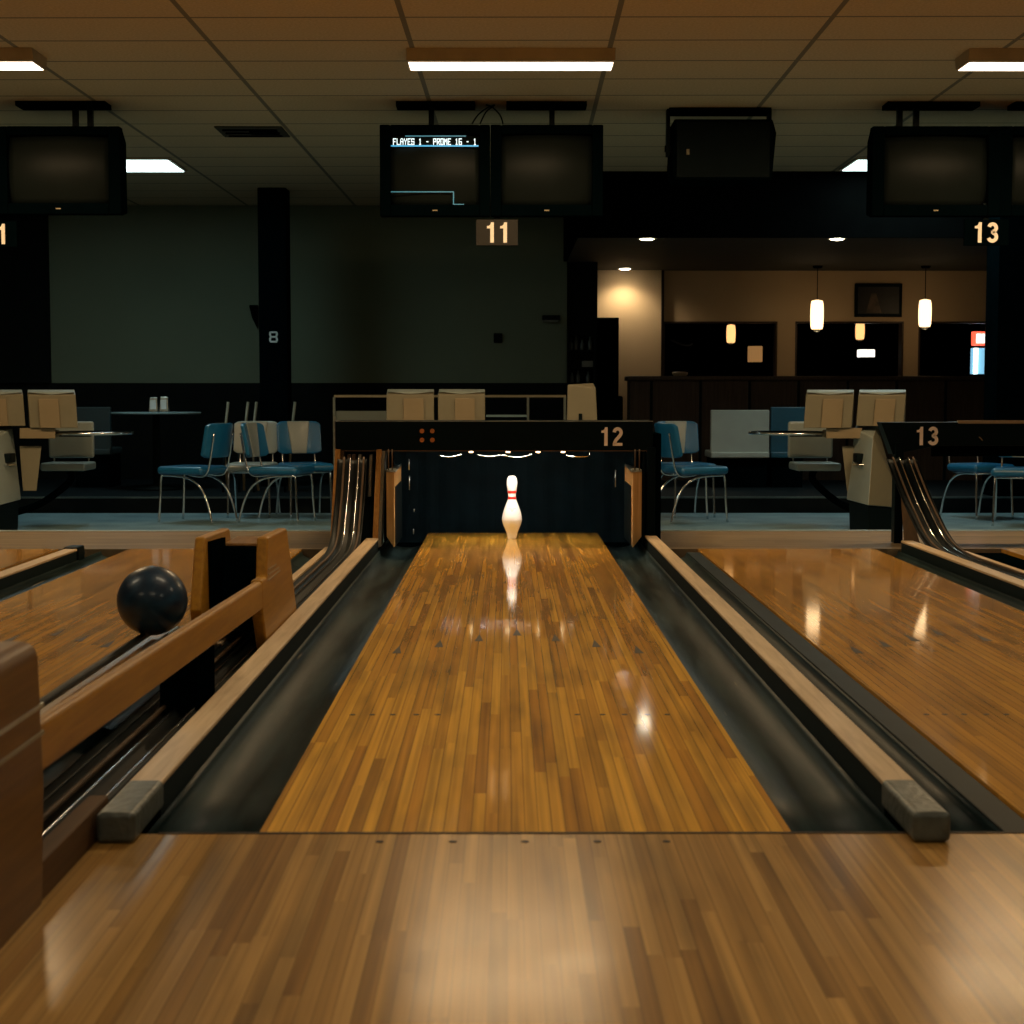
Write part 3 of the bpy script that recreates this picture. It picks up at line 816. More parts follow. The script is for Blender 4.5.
# ================================================================= THE PIN
pin = thing('bowling_pin', (D(512, 539, 9.78).x, 9.78, 0), 'single white bowling pin with two red neck stripes', 'bowling pin', world=False)
PR = [(0, 0), (.022, 0), (.0257, .004), (.0285, .014), (.034, .038), (.043, .06), (.0535, .086), (.0592, .108), (.0605, .117), (.0592, .135), (.0535, .16), (.0475, .180), (.0385, .204),
      (.0300, .226), (.0250, .240), (.0233, .255), (.0240, .270), (.0270, .292), (.0305, .315), (.0322, .335), (.0310, .352), (.0262, .368), (.0175, .3775), (.0085, .3805), (0, .381)]
spn = [(p.x, p.y) for p in smooth_path([(a, b, 0) for a, b in PR], 4)]
MB().lathe([(max(0, a), b) for a, b in spn], n=48).build('pin_body', 'pin_white', pin, smooth=True)


def rad(z):
    for (a, b), (c, d) in zip(PR[1:], PR[2:]):
        if b <= z <= d and d > b: return a + (c - a) * (z - b) / (d - b)
for za, zb in ((.238, .255), (.274, .290)):
    MB().lathe([(rad(za) + .0002, za), (rad(za) + .0009, za + .001), (rad((za + zb) / 2) + .0009, (za + zb) / 2), (rad(zb) + .0009, zb - .001), (rad(zb) + .0002, zb)], n=48).build('neck_stripe', 'pin_red', pin, smooth=True)
# faint printed emblem on the shoulder: small crown like row with a V under it
b = MB()
for (x, z, s) in ((-.017, .186, .0028), (-.010, .184, .0024), (-.003, .183, .0024), (.004, .183, .0024), (.011, .184, .0024), (.018, .186, .0028), (-.009, .178, .002), (-.005, .173, .002), (0, .169, .0024), (.005, .173, .002), (.009, .178, .002), (0, .177, .0024)):
    rr = rad(z); y = -math.sqrt(rr * rr - x * x)
    b.sphere((x, y, z), s, 8, 6, 1.3, .35, 1)
b.build('emblem', 'pin_mark', pin, smooth=True)

# ================================================================= CEILING LIGHTS
def strip_light(cx, y0, label, kind='tube_light'):
    t = thing('ceiling_light', (cx, y0 + .17, CZ - .085), label, 'ceiling light', group=None)
    L2 = .635
    MB().prism([(y0 - .02, CZ), (y0, CZ - .075), (y0 + .02, CZ - .08), (y0 + .27, CZ - .08), (y0 + .29, CZ - .075), (y0 + .31, CZ)], 'X', cx - L2 - .012, cx + L2 + .012).build('housing', 'fixture_body', t, bevel=.003)
    MB().prism([(y0 + .022, CZ - .079), (y0 + .024, CZ - .0835), (y0 + .266, CZ - .0835), (y0 + .268, CZ - .079)], 'X', cx - L2, cx + L2).build('diffuser', kind, t, bevel=.002)
    area('lamp_light', (cx, y0 + .145, CZ - .0875), 2 * L2 - .01, .238, 44 if kind == 'tube_light' else 12.5, (1, .69, .36) if kind == 'tube_light' else (1, .82, .56), t)
    return t


LC = D(511, 60, 10.07).x
yL = 10.28
strip_light(LC, yL, 'lit ceiling strip light above the twin score screens')
strip_light(LC - 3.60, yL, 'lit ceiling strip light cut by the left edge')
strip_light(LC + 3.48, yL, 'lit ceiling strip light cut by the right edge')
for y in (5.0, .3):
    for dx in (-3.5, 0, 3.45):
        strip_light(LC + dx, y, 'ceiling strip light over the front of the lanes', 'front_light')['group'] = 'strip lights over the front of the hall'


def troffer(pxa, pxb, pya, pyb, label):
    a = D(pxa, pya, 1); za = (CZ - CAMH)
    # distance at which the ceiling shows at rows pya, pyb
    ra, rb = ray(pxa, pya), ray(pxb, pyb)
    ya = ra.y * za / ra.z; yb = rb.y * za / rb.z
    xa = ra.x * za / ra.z; xb = rb.x * za / rb.z
    x0, x1, y0, y1 = min(xa, xb), max(xa, xb), min(ya, yb), max(ya, yb)
    t = thing('ceiling_panel_light', ((x0 + x1) / 2, (y0 + y1) / 2, CZ - .03), label, 'ceiling light')
    MB().box(x0 - .03, x1 + .03, y0 - .03, y1 + .03, CZ - .018, CZ + .0).build('frame', 'fixture_body', t)
    MB().box(x0, x1, y0, y1, CZ - .024, CZ - .017).build('diffuser', 'troffer_light', t)
    area('lamp_light', ((x0 + x1) / 2, (y0 + y1) / 2, CZ - .027), x1 - x0 - .01, y1 - y0 - .01, 5.5, (.74, 1, .98), t)


troffer(67, 184, 158, 169.5, 'cool white flat ceiling panel light right of the left score screen')
troffer(858, 962, 158, 168.5, 'cool white flat ceiling panel light half behind the right score screen')

# ceiling vent
r1, r2 = ray(214, 126), ray(290, 136); zz = CZ - CAMH
x0, x1 = r1.x * zz / r1.z, r2.x * zz / r2.z; y1, y0 = r2.y * zz / r2.z, r1.y * zz / r1.z
y0, y1 = min(y0, y1), max(y0, y1)
t = thing('ceiling_vent', ((x0 + x1) / 2, (y0 + y1) / 2, CZ), 'dark slotted air vent in the ceiling tiles', 'air vent')
MB().box(x0, x1, y0, y1, CZ - .012, CZ).build('frame', 'soffit', t, bevel=.003)
MB().box(x0 + .25, x1 - .06, y0 + .18, y1 - .18, CZ - .02, CZ - .011).build('grille_slot', 'black_matt', t)
for k in range(3):
    yy = y0 + .1 + k * (y1 - y0 - .2) / 2
    MB().box(x0 + .05, x1 - .05, yy - .012, yy + .012, CZ - .024, CZ - .012).build('slat', 'beam_dark', t)

# ================================================================= HANGING SCORE SCREENS
MY = 12.0


def monitor(px0, px1, label, screen='off', poles=(.5,), led=True, py0=124.5, py1=216):
    a = D(px0, py0, MY); b = D(px1, py1, MY)
    x0, x1, z1, z0 = a.x, b.x, a.z, b.z; w = x1 - x0; h = z1 - z0; cx = (x0 + x1) / 2
    t = thing('score_monitor', (cx, MY + .25, z0), label, 'monitor')
    # cabinet: bezel ring + tapered rear
    ix0, ix1 = x0 + w * .095, x1 - w * .095; iz0, iz1 = z0 + h * .125, z1 - h * .10
    bz = MB()
    bz.box(x0, ix0, MY, MY + .10, z0, z1); bz.box(ix1, x1, MY, MY + .10, z0, z1)
    bz.box(ix0, ix1, MY, MY + .10, iz1, z1); bz.box(ix0, ix1, MY, MY + .10, z0, iz0)
    bz.build('bezel', 'black_matt', t, bevel=.008)
    MB().hull([(x0 + .002, MY + .09, z0), (x1 - .002, MY + .09, z0), (x0 + .002, MY + .09, z1), (x1 - .002, MY + .09, z1),
               (x0 + .08, MY + .55, z0 + .06), (x1 - .08, MY + .55, z0 + .06), (x0 + .08, MY + .55, z1 - .03), (x1 - .08, MY + .55, z1 - .03)]).build('rear_shell', 'black_matt', t, bevel=.01)
    # bulging picture tube
    s = MB(); nx, nz = 16, 12; g = []
    for i in range(nx + 1):
        row = []
        for j in range(nz + 1):
            u = i / nx * 2 - 1; v = j / nz * 2 - 1
            bulge = .085 * (1 - .5 * u * u - .5 * v * v)
            x = cx + u * (ix1 - ix0) / 2 * (1 - .02 * v * v) * 1.01; z = (iz0 + iz1) / 2 + v * (iz1 - iz0) / 2 * (1 - .035 * u * u) * 1.01
            row.append(s.bm.verts.new((x, MY + .085 - bulge, z)))
        g.append(row)
    for i in range(nx):
        for j in range(nz):
            s.bm.faces.new((g[i][j], g[i + 1][j], g[i + 1][j + 1], g[i][j + 1]))
    edge = [g[i][0] for i in range(nx + 1)] + [g[nx][j] for j in range(1, nz + 1)] + [g[i][nz] for i in range(nx - 1, -1, -1)] + [g[0][j] for j in range(nz - 1, 0, -1)]
    back = [s.bm.verts.new((v.co.x, MY + .098, v.co.z)) for v in edge]
    for i in range(len(edge)):
        k = (i + 1) % len(edge); s.bm.faces.new((edge[i], edge[k], back[k], back[i]))
    s.bm.faces.new(back)
    so = s.build('screen', 'screen', t, smooth=True)
    if led:
        MB().box(cx - .018, cx + .018, MY - .003, MY + .01, z0 + h * .055, z0 + h * .068).build('status_mark', 'tan_panel', t)
    for f in poles:
        px = x0 + w * f
        MB().box(px - .02, px + .02, MY + .16, MY + .2, z1 - .03, CZ).build('mount_pole', 'black_gloss', t)
    MB().box(cx - w * .36, cx + w * .36, MY + .1, MY + .3, CZ - .035, CZ).build('ceiling_shadow', 'black_matt', t)  # dark slab standing in for the soft shade on the ceiling
    return t, x0, x1, z0, z1


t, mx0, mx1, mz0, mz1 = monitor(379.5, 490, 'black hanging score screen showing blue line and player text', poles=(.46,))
ys = MY - .008
GLYPH = {'F': ('11111', '10000', '10000', '11110', '10000', '10000', '10000'), 'L': ('10000', '10000', '10000', '10000', '10000', '10000', '11111'),
         'A': ('01110', '10001', '10001', '11111', '10001', '10001', '10001'), 'Y': ('10001', '10001', '01010', '00100', '00100', '00100', '00100'),
         'E': ('11111', '10000', '10000', '11110', '10000', '10000', '11111'), 'S': ('11111', '10001', '10000', '11111', '00001', '10001', '11111'),
         '1': ('00100', '01100', '00100', '00100', '00100', '00100', '01110'), '-': ('00000', '00000', '00000', '01110', '00000', '00000', '00000'),
         'P': ('11111', '10001', '10001', '11111', '10000', '10000', '10000'), 'R': ('11111', '10001', '10001', '11111', '10100', '10010', '10001'),
         'O': ('11111', '10001', '10001', '10001', '10001', '10001', '11111'), 'M': ('10001', '11011', '10101', '10101', '10001', '10001', '10001'),
         '6': ('11111', '10000', '10000', '11111', '10001', '10001', '11111'), ' ': ('00000',) * 7}
msg = 'FLAYES 1 - PROME 16 - 1'
ta, tb = D(393, 138.4, ys), D(477, 145, ys)
cw = (tb.x - ta.x) / len(msg); pw = cw / 6.2; ph = (ta.z - tb.z) / 7
lt = MB()
for ci, ch in enumerate(msg):
    for r_, row in enumerate(GLYPH[ch]):
        c_ = 0
        while c_ < 5:
            if row[c_] == '1':
                e_ = c_
                while e_ < 5 and row[e_] == '1': e_ += 1
                x_ = ta.x + ci * cw; z_ = ta.z - r_ * ph
                lt.box(x_ + c_ * pw, x_ + e_ * pw + pw * .25, ys - .002, ys, z_ - ph, z_)
                c_ = e_
            else: c_ += 1
lt.build('lettering', 'crt_text', t)
MB().box(D(391, 146, ys).x, D(478.5, 146, ys).x, ys - .002, ys, D(0, 146.4, ys).z, D(0, 145.0, ys).z).build('blue_line', 'crt_line', t)
MB().box(D(405, 135, ys).x, D(466, 135, ys).x, ys + .02, ys + .022, D(0, 136.0, ys).z, D(0, 134.8, ys).z).build('blue_line', 'crt_dim', t)
MB().box(D(391, 192, ys).x, D(453, 192, ys).x, ys - .002, ys, D(0, 192.2, ys).z, D(0, 191.2, ys).z).build('blue_line', 'crt_dim', t)
MB().box(D(453, 192, ys).x, D(454, 192, ys).x, ys - .002, ys, D(0, 204, ys).z, D(0, 191.2, ys).z).build('blue_line', 'crt_dim', t)
MB().box(D(453, 192, ys).x, D(464, 192, ys).x, ys - .002, ys, D(0, 204.5, ys).z, D(0, 203.8, ys).z).build('blue_line', 'crt_dim', t)
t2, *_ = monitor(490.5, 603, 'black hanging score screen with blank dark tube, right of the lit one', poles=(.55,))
for a in ([(472, 124), (478, 115), (487, 108), (495, 105)], [(480, 124), (486, 112), (494, 106)], [(503, 124), (500, 115), (492, 107), (486, 105)]):
    pts = [D(x, y, MY + .2) for x, y in a]
    MB().tube(smooth_path(pts, 4), .006, 6).build('cable', 'black', t2)
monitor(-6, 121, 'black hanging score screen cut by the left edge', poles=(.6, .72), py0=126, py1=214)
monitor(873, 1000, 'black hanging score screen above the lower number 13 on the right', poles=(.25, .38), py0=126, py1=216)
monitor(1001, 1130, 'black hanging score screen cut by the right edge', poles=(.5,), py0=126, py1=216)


def plate(px, py, w, h, s, Y, label, plate_mat, th, sx=1.0, lx=0):
    a = D(px - w / 2, py - h / 2, Y); b = D(px + w / 2, py + h / 2, Y)
    t = thing('lane_number_sign', ((a.x + b.x) / 2, Y, b.z), label, 'number sign')
    MB().box(a.x, b.x, Y, Y + .02, b.z, a.z).build('sign_plate', plate_mat, t, bevel=.003)
    MB().box((a.x + b.x) / 2 - .02, (a.x + b.x) / 2 + .02, Y + .02, Y + .05, b.z + .03, a.z + .12).build('bracket', 'black', t)
    digits('number', s, th * Y / FPX, D(px + lx, py, Y - .001), 'number', t)


M['plate_brown'] = plain('plate_brown', (.018, .015, .011), .6, spec=.2)
plate(497, 232.5, 42, 26, '11', MY + .02, 'dark sign with number 11 hanging below the twin score screens', 'plate_brown', 20, sx=.95)
plate(986.5, 232.5, 44, 26, '13', MY + .02, 'dark sign with number 13 hanging below the right score screens', 'black_matt', 20)
plate(-5, 234, 44, 26, '11', MY + .02, 'dark sign whose last digit 1 shows at the left edge', 'black_matt', 20)

# hanging loudspeaker
SY = 12.3
t = thing('loudspeaker', (D(724, 150, SY).x, SY + .2, D(0, 180, SY).z), 'black loudspeaker box hanging from a ceiling bracket', 'loudspeaker')
a, b = D(673, 119, SY), D(776, 180, SY)
c_ = (a.x + b.x) / 2
MB().prism([(a.x + .01, a.z), (b.x - .03, a.z), (b.x, a.z - .1), (b.x - .03, b.z), (a.x + .012, b.z), (a.x - .005, b.z + .12)], 'Y', SY, SY + .4).build('cabinet', 'black_matt', t, bevel=.01)
MB().prism([(a.x + .03, a.z - .02), (b.x - .05, a.z - .02), (b.x - .05, b.z + .02), (a.x + .03, b.z + .02)], 'Y', SY - .008, SY + .01).build('front_grille', 'black', t)
MB().box(D(687.5, 0, SY).x, D(690.5, 0, SY).x, SY - .012, SY - .006, D(0, 154.5, SY).z, D(0, 149, SY).z).build('badge', 'tan_shell', t)
MB().box(D(668, 0, SY).x, D(674, 0, SY).x, SY + .15, SY + .2, D(0, 148, SY).z, D(0, 142, SY).z).build('side_knob', 'black', t)
for x in (D(671, 0, SY).x, D(774, 0, SY).x):
    MB().box(x - .012, x + .012, SY + .12, SY + .22, a.z - .25, CZ).build('bracket_arm', 'black', t)
MB().box(D(671, 0, SY).x, D(774, 0, SY).x, SY + .06, SY + .28, CZ - .03, CZ).build('bracket_plate', 'black_matt', t)

# ================================================================= COLUMNS
CY = 17.1
a, b = D(258.5, 300, CY), D(287, 300, CY)
t = thing('support_column', ((a.x + b.x) / 2, CY + .1, PLZ), 'square black column with a small white 8 sign', 'column')
MB().box(a.x, b.x, CY, CY + .3, PLZ, CZ).build('shaft', 'black_matt', t, bevel=.01)
s8 = digits('number', '8', 11 * CY / FPX, D(273.5, 337, CY - .004), 'paper', t)
c = D(254, 316, WB - .1)
k = tag(MB().hull([D(249, 305, WB - .02), D(258, 305, WB - .02), D(252, 318, WB - .02), D(258, 330, WB - .02), D(249, 306, WB - .1), D(258, 306, WB - .1), D(253, 318, WB - .08), D(258, 329, WB - .05)]).build('wall_telephone', 'beam_dark', bevel=.005, at=tuple(c)),
        'dim grey box mounted on the olive wall left of the black column', 'wall box')
c = D(498, 338, WB)
tag(MB().box(c.x - .05, c.x + .05, WB - .03, WB, c.z - .055, c.z + .055).build('thermostat', 'wall_dark', bevel=.01, at=tuple(c)), 'small black control on the olive wall below the number 11', 'wall control')
c = D(551, 320, WB)
t = thing('exit_bar_light', (c.x, WB, c.z), 'small dark wall fitting with a pale strip at the right end of the olive wall', 'wall fitting')
MB().box(c.x - .10, c.x + .10, WB - .08, WB, c.z + .0, c.z + .05).build('hood', 'wall_dark', t)
MB().box(c.x - .10, c.x + .08, WB - .07, WB, c.z - .022, c.z - .002).build('pale_strip', 'grey_shell', t)
# right pier
t = thing('support_column', (4.9, 15.4, PLZ), 'wide black pier at the right edge behind the upper number 13', 'column')
MB().box(D(986, 300, 15.8).x, 5.9, 15.4, 15.8, PLZ, CZ).build('shaft', 'black_matt', t)

# ================================================================= BAR AREA
SF = 15.9; SZ = 2.37
sx0 = D(567, 220, SF).x
structure('ceiling_soffit', MB().box(xr + .0, 7.5, SF, 20.3, SZ, SZ + .08), 'soffit')
structure('ceiling_fascia', MB().box(xr + .0, 7.5, SF - .04, SF, SZ, CZ), 'beam_dark')
structure('ceiling_fascia_side', MB().box(xr - .04, xr, SF, WB, SZ, CZ), 'beam_dark')
BW = 20.1
Z = lambda py, Y: D(512, py, Y).z
Xp = lambda px, Y: D(px, 350, Y).x
# bright beige wall section (nearer) and the wall with openings
structure('wall_bar_left', MB().box(D(597, 300, 20.0).x, Xp(661, 20.0), 20.0, 20.25, PLZ, SZ), 'wall_beige')
zt_, zb_ = Z(321.5, BW), Z(377, BW)
wl = MB()
wl.box(Xp(661, BW), 7.5, BW, BW + .15, zt_, SZ)
wl.box(Xp(661, BW), 7.5, BW, BW + .15, PLZ, zb_ - .1)
wl.box(Xp(777, BW), Xp(795, BW), BW, BW + .15, zb_ - .1, zt_)
wl.box(Xp(903, BW), Xp(918, BW), BW, BW + .15, zb_ - .1, zt_)
wl.box(Xp(990, BW), 7.5, BW, BW + .15, zb_ - .1, zt_)
structure('wall_bar', wl, 'wall_beige')
structure('trim_5', MB().box(Xp(660.5, BW), Xp(663.5, BW), BW - .03, BW, PLZ, SZ), 'dark_wood')
structure('wall_store_back', MB().box(.6, 7.5, 26, 26.1, PLZ, CZ), 'black_matt')
structure('wall_store_left', MB().box(1.0, 1.1, 20.3, 26, PLZ, CZ), 'black_matt')
structure('ceiling_store', MB().box(.6, 7.5, 20.3, 26, 2.7, 2.8), 'black_matt')
for i, (a, b) in enumerate(((663, 777), (795, 903), (918, 990))):
    f = MB(); xa, xb = Xp(a, BW), Xp(b, BW)
    f.box(xa, xb, BW - .02, BW + .16, zt_ - .02, zt_); f.box(xa, xa + .02, BW - .02, BW + .16, zb_ - .1, zt_); f.box(xb - .02, xb, BW - .02, BW + .16, zb_ - .1, zt_)
    structure('window_%d' % (i + 1), f, 'dark_wood')

# counter
KY = 18.3
cx0 = D(628, 400, KY).x; cz = Z(376, KY)
t = thing('bar_counter', (cx0 + 2, KY + .3, PLZ), 'long dark wood bar counter below the pendant lamps', 'bar counter')
MB().box(cx0, 6.4, KY, KY + .6, cz - .05, cz).build('counter_top', 'dark_wood', t, bevel=.008)
MB().box(cx0 + .03, 6.4, KY + .05, KY + .55, PLZ, cz - .05).build('counter_front', 'dark_wood', t)
for k in range(10):
    x = cx0 + .25 + k * .55
    MB().box(x, x + .03, KY + .035, KY + .055, PLZ, cz - .05).build('panel_batten', 'black', t)

# downlights
def can(px, py, z, label, e, spot=120):
    r = ray(px, py); q = (z - CAMH) / r.z
    x, y = r.x * q, r.y * q
    t = thing('downlight', (x, y, z), label, 'downlight')
    MB().lathe([(.095, -.004), (.095, 0), (.07, 0), (.07, -.004)], (x, y, z - .002), 24).build('ring', 'fixture_body', t)
    MB().lathe([(0, -.018), (.05, -.014), (.068, -.006), (.068, -.002)], (x, y, z), 24).build('bulb_face', 'can_light', t, smooth=True)
    lamp('downlight_beam', 'SPOT', (x, y, z - .1), e, (1, .8, .55), t, .05, spot)


can(625, 268.5, SZ, 'small round downlight over the bright beige wall', 13, 155)
can(647, 238.5, SZ, 'small round downlight in the soffit above the dark shelves', 9, 100)
can(837, 238.5, SZ, 'small round downlight in the soffit above the cream console', 9, 100)


def pendant(px, py, Y, w, h, label, m, e, z_top, cord=True):
    c = D(px, py, Y)
    t = thing('pendant_lamp', (c.x, Y, c.z - h / 2), label, 'pendant lamp')
    MB().lathe([(w * .40, -h / 2), (w * .47, -h * .40), (w / 2, -h * .1), (w / 2, h * .15), (w * .47, h * .38), (w * .42, h / 2), (w * .1, h / 2 + .012)], tuple(c), 24).build('shade', m, t, smooth=True)
    MB().lathe([(.0, -h / 2 - .035), (w * .22, -h / 2 - .03), (w * .26, -h / 2 - .001)], tuple(c), 16).build('finial', 'dull_steel', t, smooth=True)
    MB().tube([(c.x, Y, c.z + h / 2), (c.x, Y, z_top)], .005, 6).build('cord', 'black', t)
    MB().lathe([(.05, -.025), (.06, 0)], (c.x, Y, z_top), 16).build('ceiling_rose', 'beam_dark', t)
    if e: lamp('pendant_glow', 'POINT', (c.x, Y, c.z - h / 2 - .12), e, (1, .72, .42), t, .07)


pendant(817, 315, 19.35, .155, .33, 'lit cylinder pendant lamp nearer the middle of the bar', 'shade_light', .5, SZ)
pendant(925, 313.5, 19.35, .150, .31, 'lit cylinder pendant lamp nearer the black pier', 'shade_light', .4, SZ)
pendant(731, 334, 23.5, .13, .25, 'small amber pendant lamp seen through the left bar opening', 'shade_far', 0, 2.7)
pendant(860, 331, 23.5, .13, .24, 'small amber pendant lamp seen through the middle bar opening', 'shade_far', 0, 2.7)

# things in the bar
def plain_thing(name, px0, py0, px1, py1, Y, dep, m, label, cat, bevel=.005, **kw):
    a, b = D(px0, py0, Y), D(px1, py1, Y)
    o = MB().box(a.x, b.x, Y, Y + dep, b.z, a.z).build(name, m, bevel=bevel, at=((a.x + b.x) / 2, Y + dep / 2, b.z))
    return tag(o, label, cat, **kw)


t = thing('framed_picture', tuple(D(878, 317, BW - .03)), 'dark framed picture on the beige wall above the middle opening', 'picture')
a, b = D(855, 283.5, BW - .03), D(902, 317, BW - .03)
MB().box(a.x, b.x, BW - .03, BW - .001, b.z, a.z).build('frame', 'black', t, bevel=.006)
MB().box(a.x + .04, b.x - .04, BW - .034, BW - .029, b.z + .04, a.z - .04).build('print', 'poster', t)
MB().hull([(a.x + .14, BW - .036, b.z + .05), (a.x + .33, BW - .036, b.z + .05), (a.x + .2, BW - .036, a.z - .12), (a.x + .26, BW - .036, a.z - .12), (a.x + .2, BW - .033, b.z + .05)]).build('print_shape', 'poster_figure', t)
# back counter inside the store room carries the small lit things
a, b = D(664, 384, 22), D(1000, 384, 22)
sh = tag(MB().box(1.2, 7.2, 21.6, 22.3, PLZ, Z(377, 21.6)).build('back_counter', 'black_matt', at=(4.2, 22, PLZ)), 'black back counter inside the dark opening behind the bar', 'counter')
zc = Z(377, 21.6)


def on_back(name, px0, py0, px1, m, label, cat, stand=True, Y=21.8, dep=.12, py1=None, legm='beam_dark'):
    a, b = D(px0, py0, Y), D(px1, py1 or 370, Y)
    t = thing(name, ((a.x + b.x) / 2, Y + dep / 2, zc), label, cat)
    MB().box(a.x, b.x, Y, Y + dep, b.z, a.z).build('lit_face', m, t, bevel=.01)
    if stand: MB().box(a.x + .03, b.x - .03, Y + .02, Y + dep - .02, zc, b.z + .002).build('stand', legm, t)
    return t


on_back('menu_display', 749, 346, 762.5, 'menu_tan', 'small tan lit box in the left bar opening', 'display', py1=362)
on_back('drink_tap', 859, 349.5, 875, 'sign_white', 'small white lit sign over a dispenser in the middle bar opening', 'dispenser', py1=357, legm='beam_dark')
g = on_back('drinks_cooler', 973, 348, 987, 'cooler_light', 'narrow blue lit drinks cooler in the right bar opening', 'cooler', py1=374)
a, b = D(974, 348, 21.78), D(977.5, 374, 21.78)
MB().box(a.x, b.x, 21.77, 21.80, b.z, a.z).build('light_tube', 'troffer_light', g)
a, b = D(973, 331.5, 21.8), D(987, 345.5, 21.8)
t = thing('lit_sign', ((a.x + b.x) / 2, 21.8, b.z), 'small red and white lit sign above the blue drinks cooler', 'sign')
MB().box(a.x, b.x, 21.8, 21.88, b.z, a.z).build('sign_case', 'sign_red', t, bevel=.01)
MB().box(a.x + .045, b.x - .015, 21.79, 21.802, b.z + .03, a.z - .03).build('sign_face', 'sign_white', t)
MB().box((a.x + b.x) / 2 - .02, (a.x + b.x) / 2 + .02, 21.85, 21.89, Z(348, 21.8), b.z + .01).build('bracket', 'black', t)
# dispenser post, small dish, curved fitting
plain_thing('soda_tower', 727, 345, 735, 377, 21.8, .1, 'beam_dark', 'dim grey dispenser column under the small amber pendant', 'dispenser')
k = MB()
cc = D(680, 374, KY + .3); cc.z = cz
k.lathe([(.0, .0), (.07, .0), (.09, .03), (.088, .045), (.06, .05), (0, .052)], tuple(cc), 20)
tag(k.build('snack_bowl', 'tan_panel', smooth=True, at=tuple(cc)), 'small tan bowl on the bar counter left end', 'bowl')
pth = smooth_path([D(671, 340, 21.7), D(680, 344, 21.7), D(688, 345.5, 21.7), D(693, 343.5, 21.7)], 5)
tag(MB().tube(pth, .012, 8).build('hanging_tap', 'dull_steel', smooth=True, at=tuple(pth[0])), 'thin curved steel fitting in the left bar opening', 'fitting')

# black fridge and shelves at the end of the olive wall
FY = 19.3
t = thing('refrigerator', (D(607, 400, FY).x, FY + .2, PLZ), 'tall black cabinet against the bright beige wall', 'cabinet')
a, b = D(597.5, 317.5, FY), D(618.5, 420, FY)
MB().box(a.x, b.x, FY, FY + .38, PLZ, a.z).build('body', 'black_matt', t, bevel=.008)
MB().box(b.x - .05, b.x - .035, FY - .03, FY - .0, .7, 1.3).build('handle', 'black', t)
t = thing('lower_locker', (D(612, 400, FY).x, FY - .3, PLZ), 'low black cabinet in front of the tall black one', 'cabinet')
a, b = D(600, 396, FY - .5), D(623, 420, FY - .5)
MB().box(a.x, b.x, FY - .5, FY - .05, PLZ, a.z).build('body', 'black_matt', t, bevel=.02)
GY = 18.55
t = thing('bottle_shelf', (D(581, 400, GY).x, GY, PLZ), 'dark shelf unit with glassware at the end of the olive wall', 'shelf unit')
xa, xb = D(567.5, 300, GY).x, D(596, 300, GY).x
sb = MB(); sb.box(xa, xb, GY + .2, GY + .22, PLZ, Z(330, GY)); sb.box(xa, xa + .015, GY, GY + .22, PLZ, Z(330, GY)); sb.box(xb - .015, xb, GY, GY + .22, PLZ, Z(330, GY))
sb.build('frame', 'wall_dark', t)
for py in (350, 367, 383): MB().box(xa + .015, xb - .015, GY, GY + .2, Z(py, GY) - .012, Z(py, GY)).build('shelf', 'wall_dark', t)
M['glass_dim'] = plain('glass_dim', (.05, .065, .065), .25)
for px, py, hh, cat in ((571, 350, .13, 'glass'), (576, 350, .17, 'bottle'), (582, 350, .12, 'glass'), (590, 350, .16, 'bottle'), (572, 383, .12, 'glass'), (578, 383, .14, 'bottle'), (588, 383, .13, 'glass')):
    c = D(px, py, GY + .1); c.z = Z(py, GY)
    k = MB().lathe([(.024, 0), (.026, .01), (.026, hh * .6), (.012, hh * .75), (.012, hh)], tuple(c), 14)
    tag(k.build(cat, 'glass_dim', smooth=True, at=tuple(c)), 'small dim glass vessel on the dark shelf unit', cat, 'glassware on the dark shelves')
a = D(582, 357, GY + .05); b = D(593, 362, GY + .05); zz = Z(367, GY)
tag(MB().box(a.x, b.x, GY + .02, GY + .15, zz, zz + .07).build('carton', 'grey_shell', bevel=.004, at=((a.x + b.x) / 2, GY + .08, zz)), 'small grey carton on the dark shelf unit', 'carton')

# ================================================================= SCORING CONSOLES
KD = 13.2


def crt_back(t, f, px0, px1, py0, py1, skew):
    """rear shell of a console screen; f maps px; skew shifts the foot"""
    d0, d1, d2 = KD, KD + .12, KD + .42
    P = lambda x, y, d: D(f(x), y, d)
    MB().hull([P(px0 - skew, py1, d0), P(px1 - skew, py1, d0), P(px0, py0 + 5, d0 - .01), P(px1, py0 + 5, d0 - .01), P(px0 + 1, py0, d1), P(px1, py0, d1),
               P(px0 + 2, py0 + 1, d2), P(px1 - 1, py0 + 1, d2), P(px0, py1 - 2, d2), P(px1 - 1, py1 - 2, d2)]).build('screen_shell', 'tan_shell', t, bevel=.006)
    a = px0 + (px1 - px0) * .36; b = px0 + (px1 - px0) * .78
    MB().hull([P(a - skew, py1, d0 - .02), P(b - skew, py1, d0 - .02), P(a, py0 + 9, d0 - .03), P(b, py0 + 9, d0 - .03), P(a, py0 + 9, d0 + .05), P(b, py0 + 9, d0 + .05), P(a, py1, d0 + .05), P(b, py1, d0 + .05)]).build('rear_panel', 'tan_panel', t, bevel=.004)
    MB().hull([P(px0 + 1.2, py0 - .3, d1), P(px1 - .2, py0 - .3, d1), P(px0 + 1.2, py0 + 2.2, d0 + .01), P(px1 - .2, py0 + 2.2, d0 + .01), P((px0 + px1) / 2, py0 + 4.5, d0 - .012), P(px0 + 2, py0 + .5, d2 - .05), P(px1 - 1, py0 + .5, d2 - .05)]).build('lit_top', 'white_shell', t)  # paler hull: light on the top bevel put into the colour


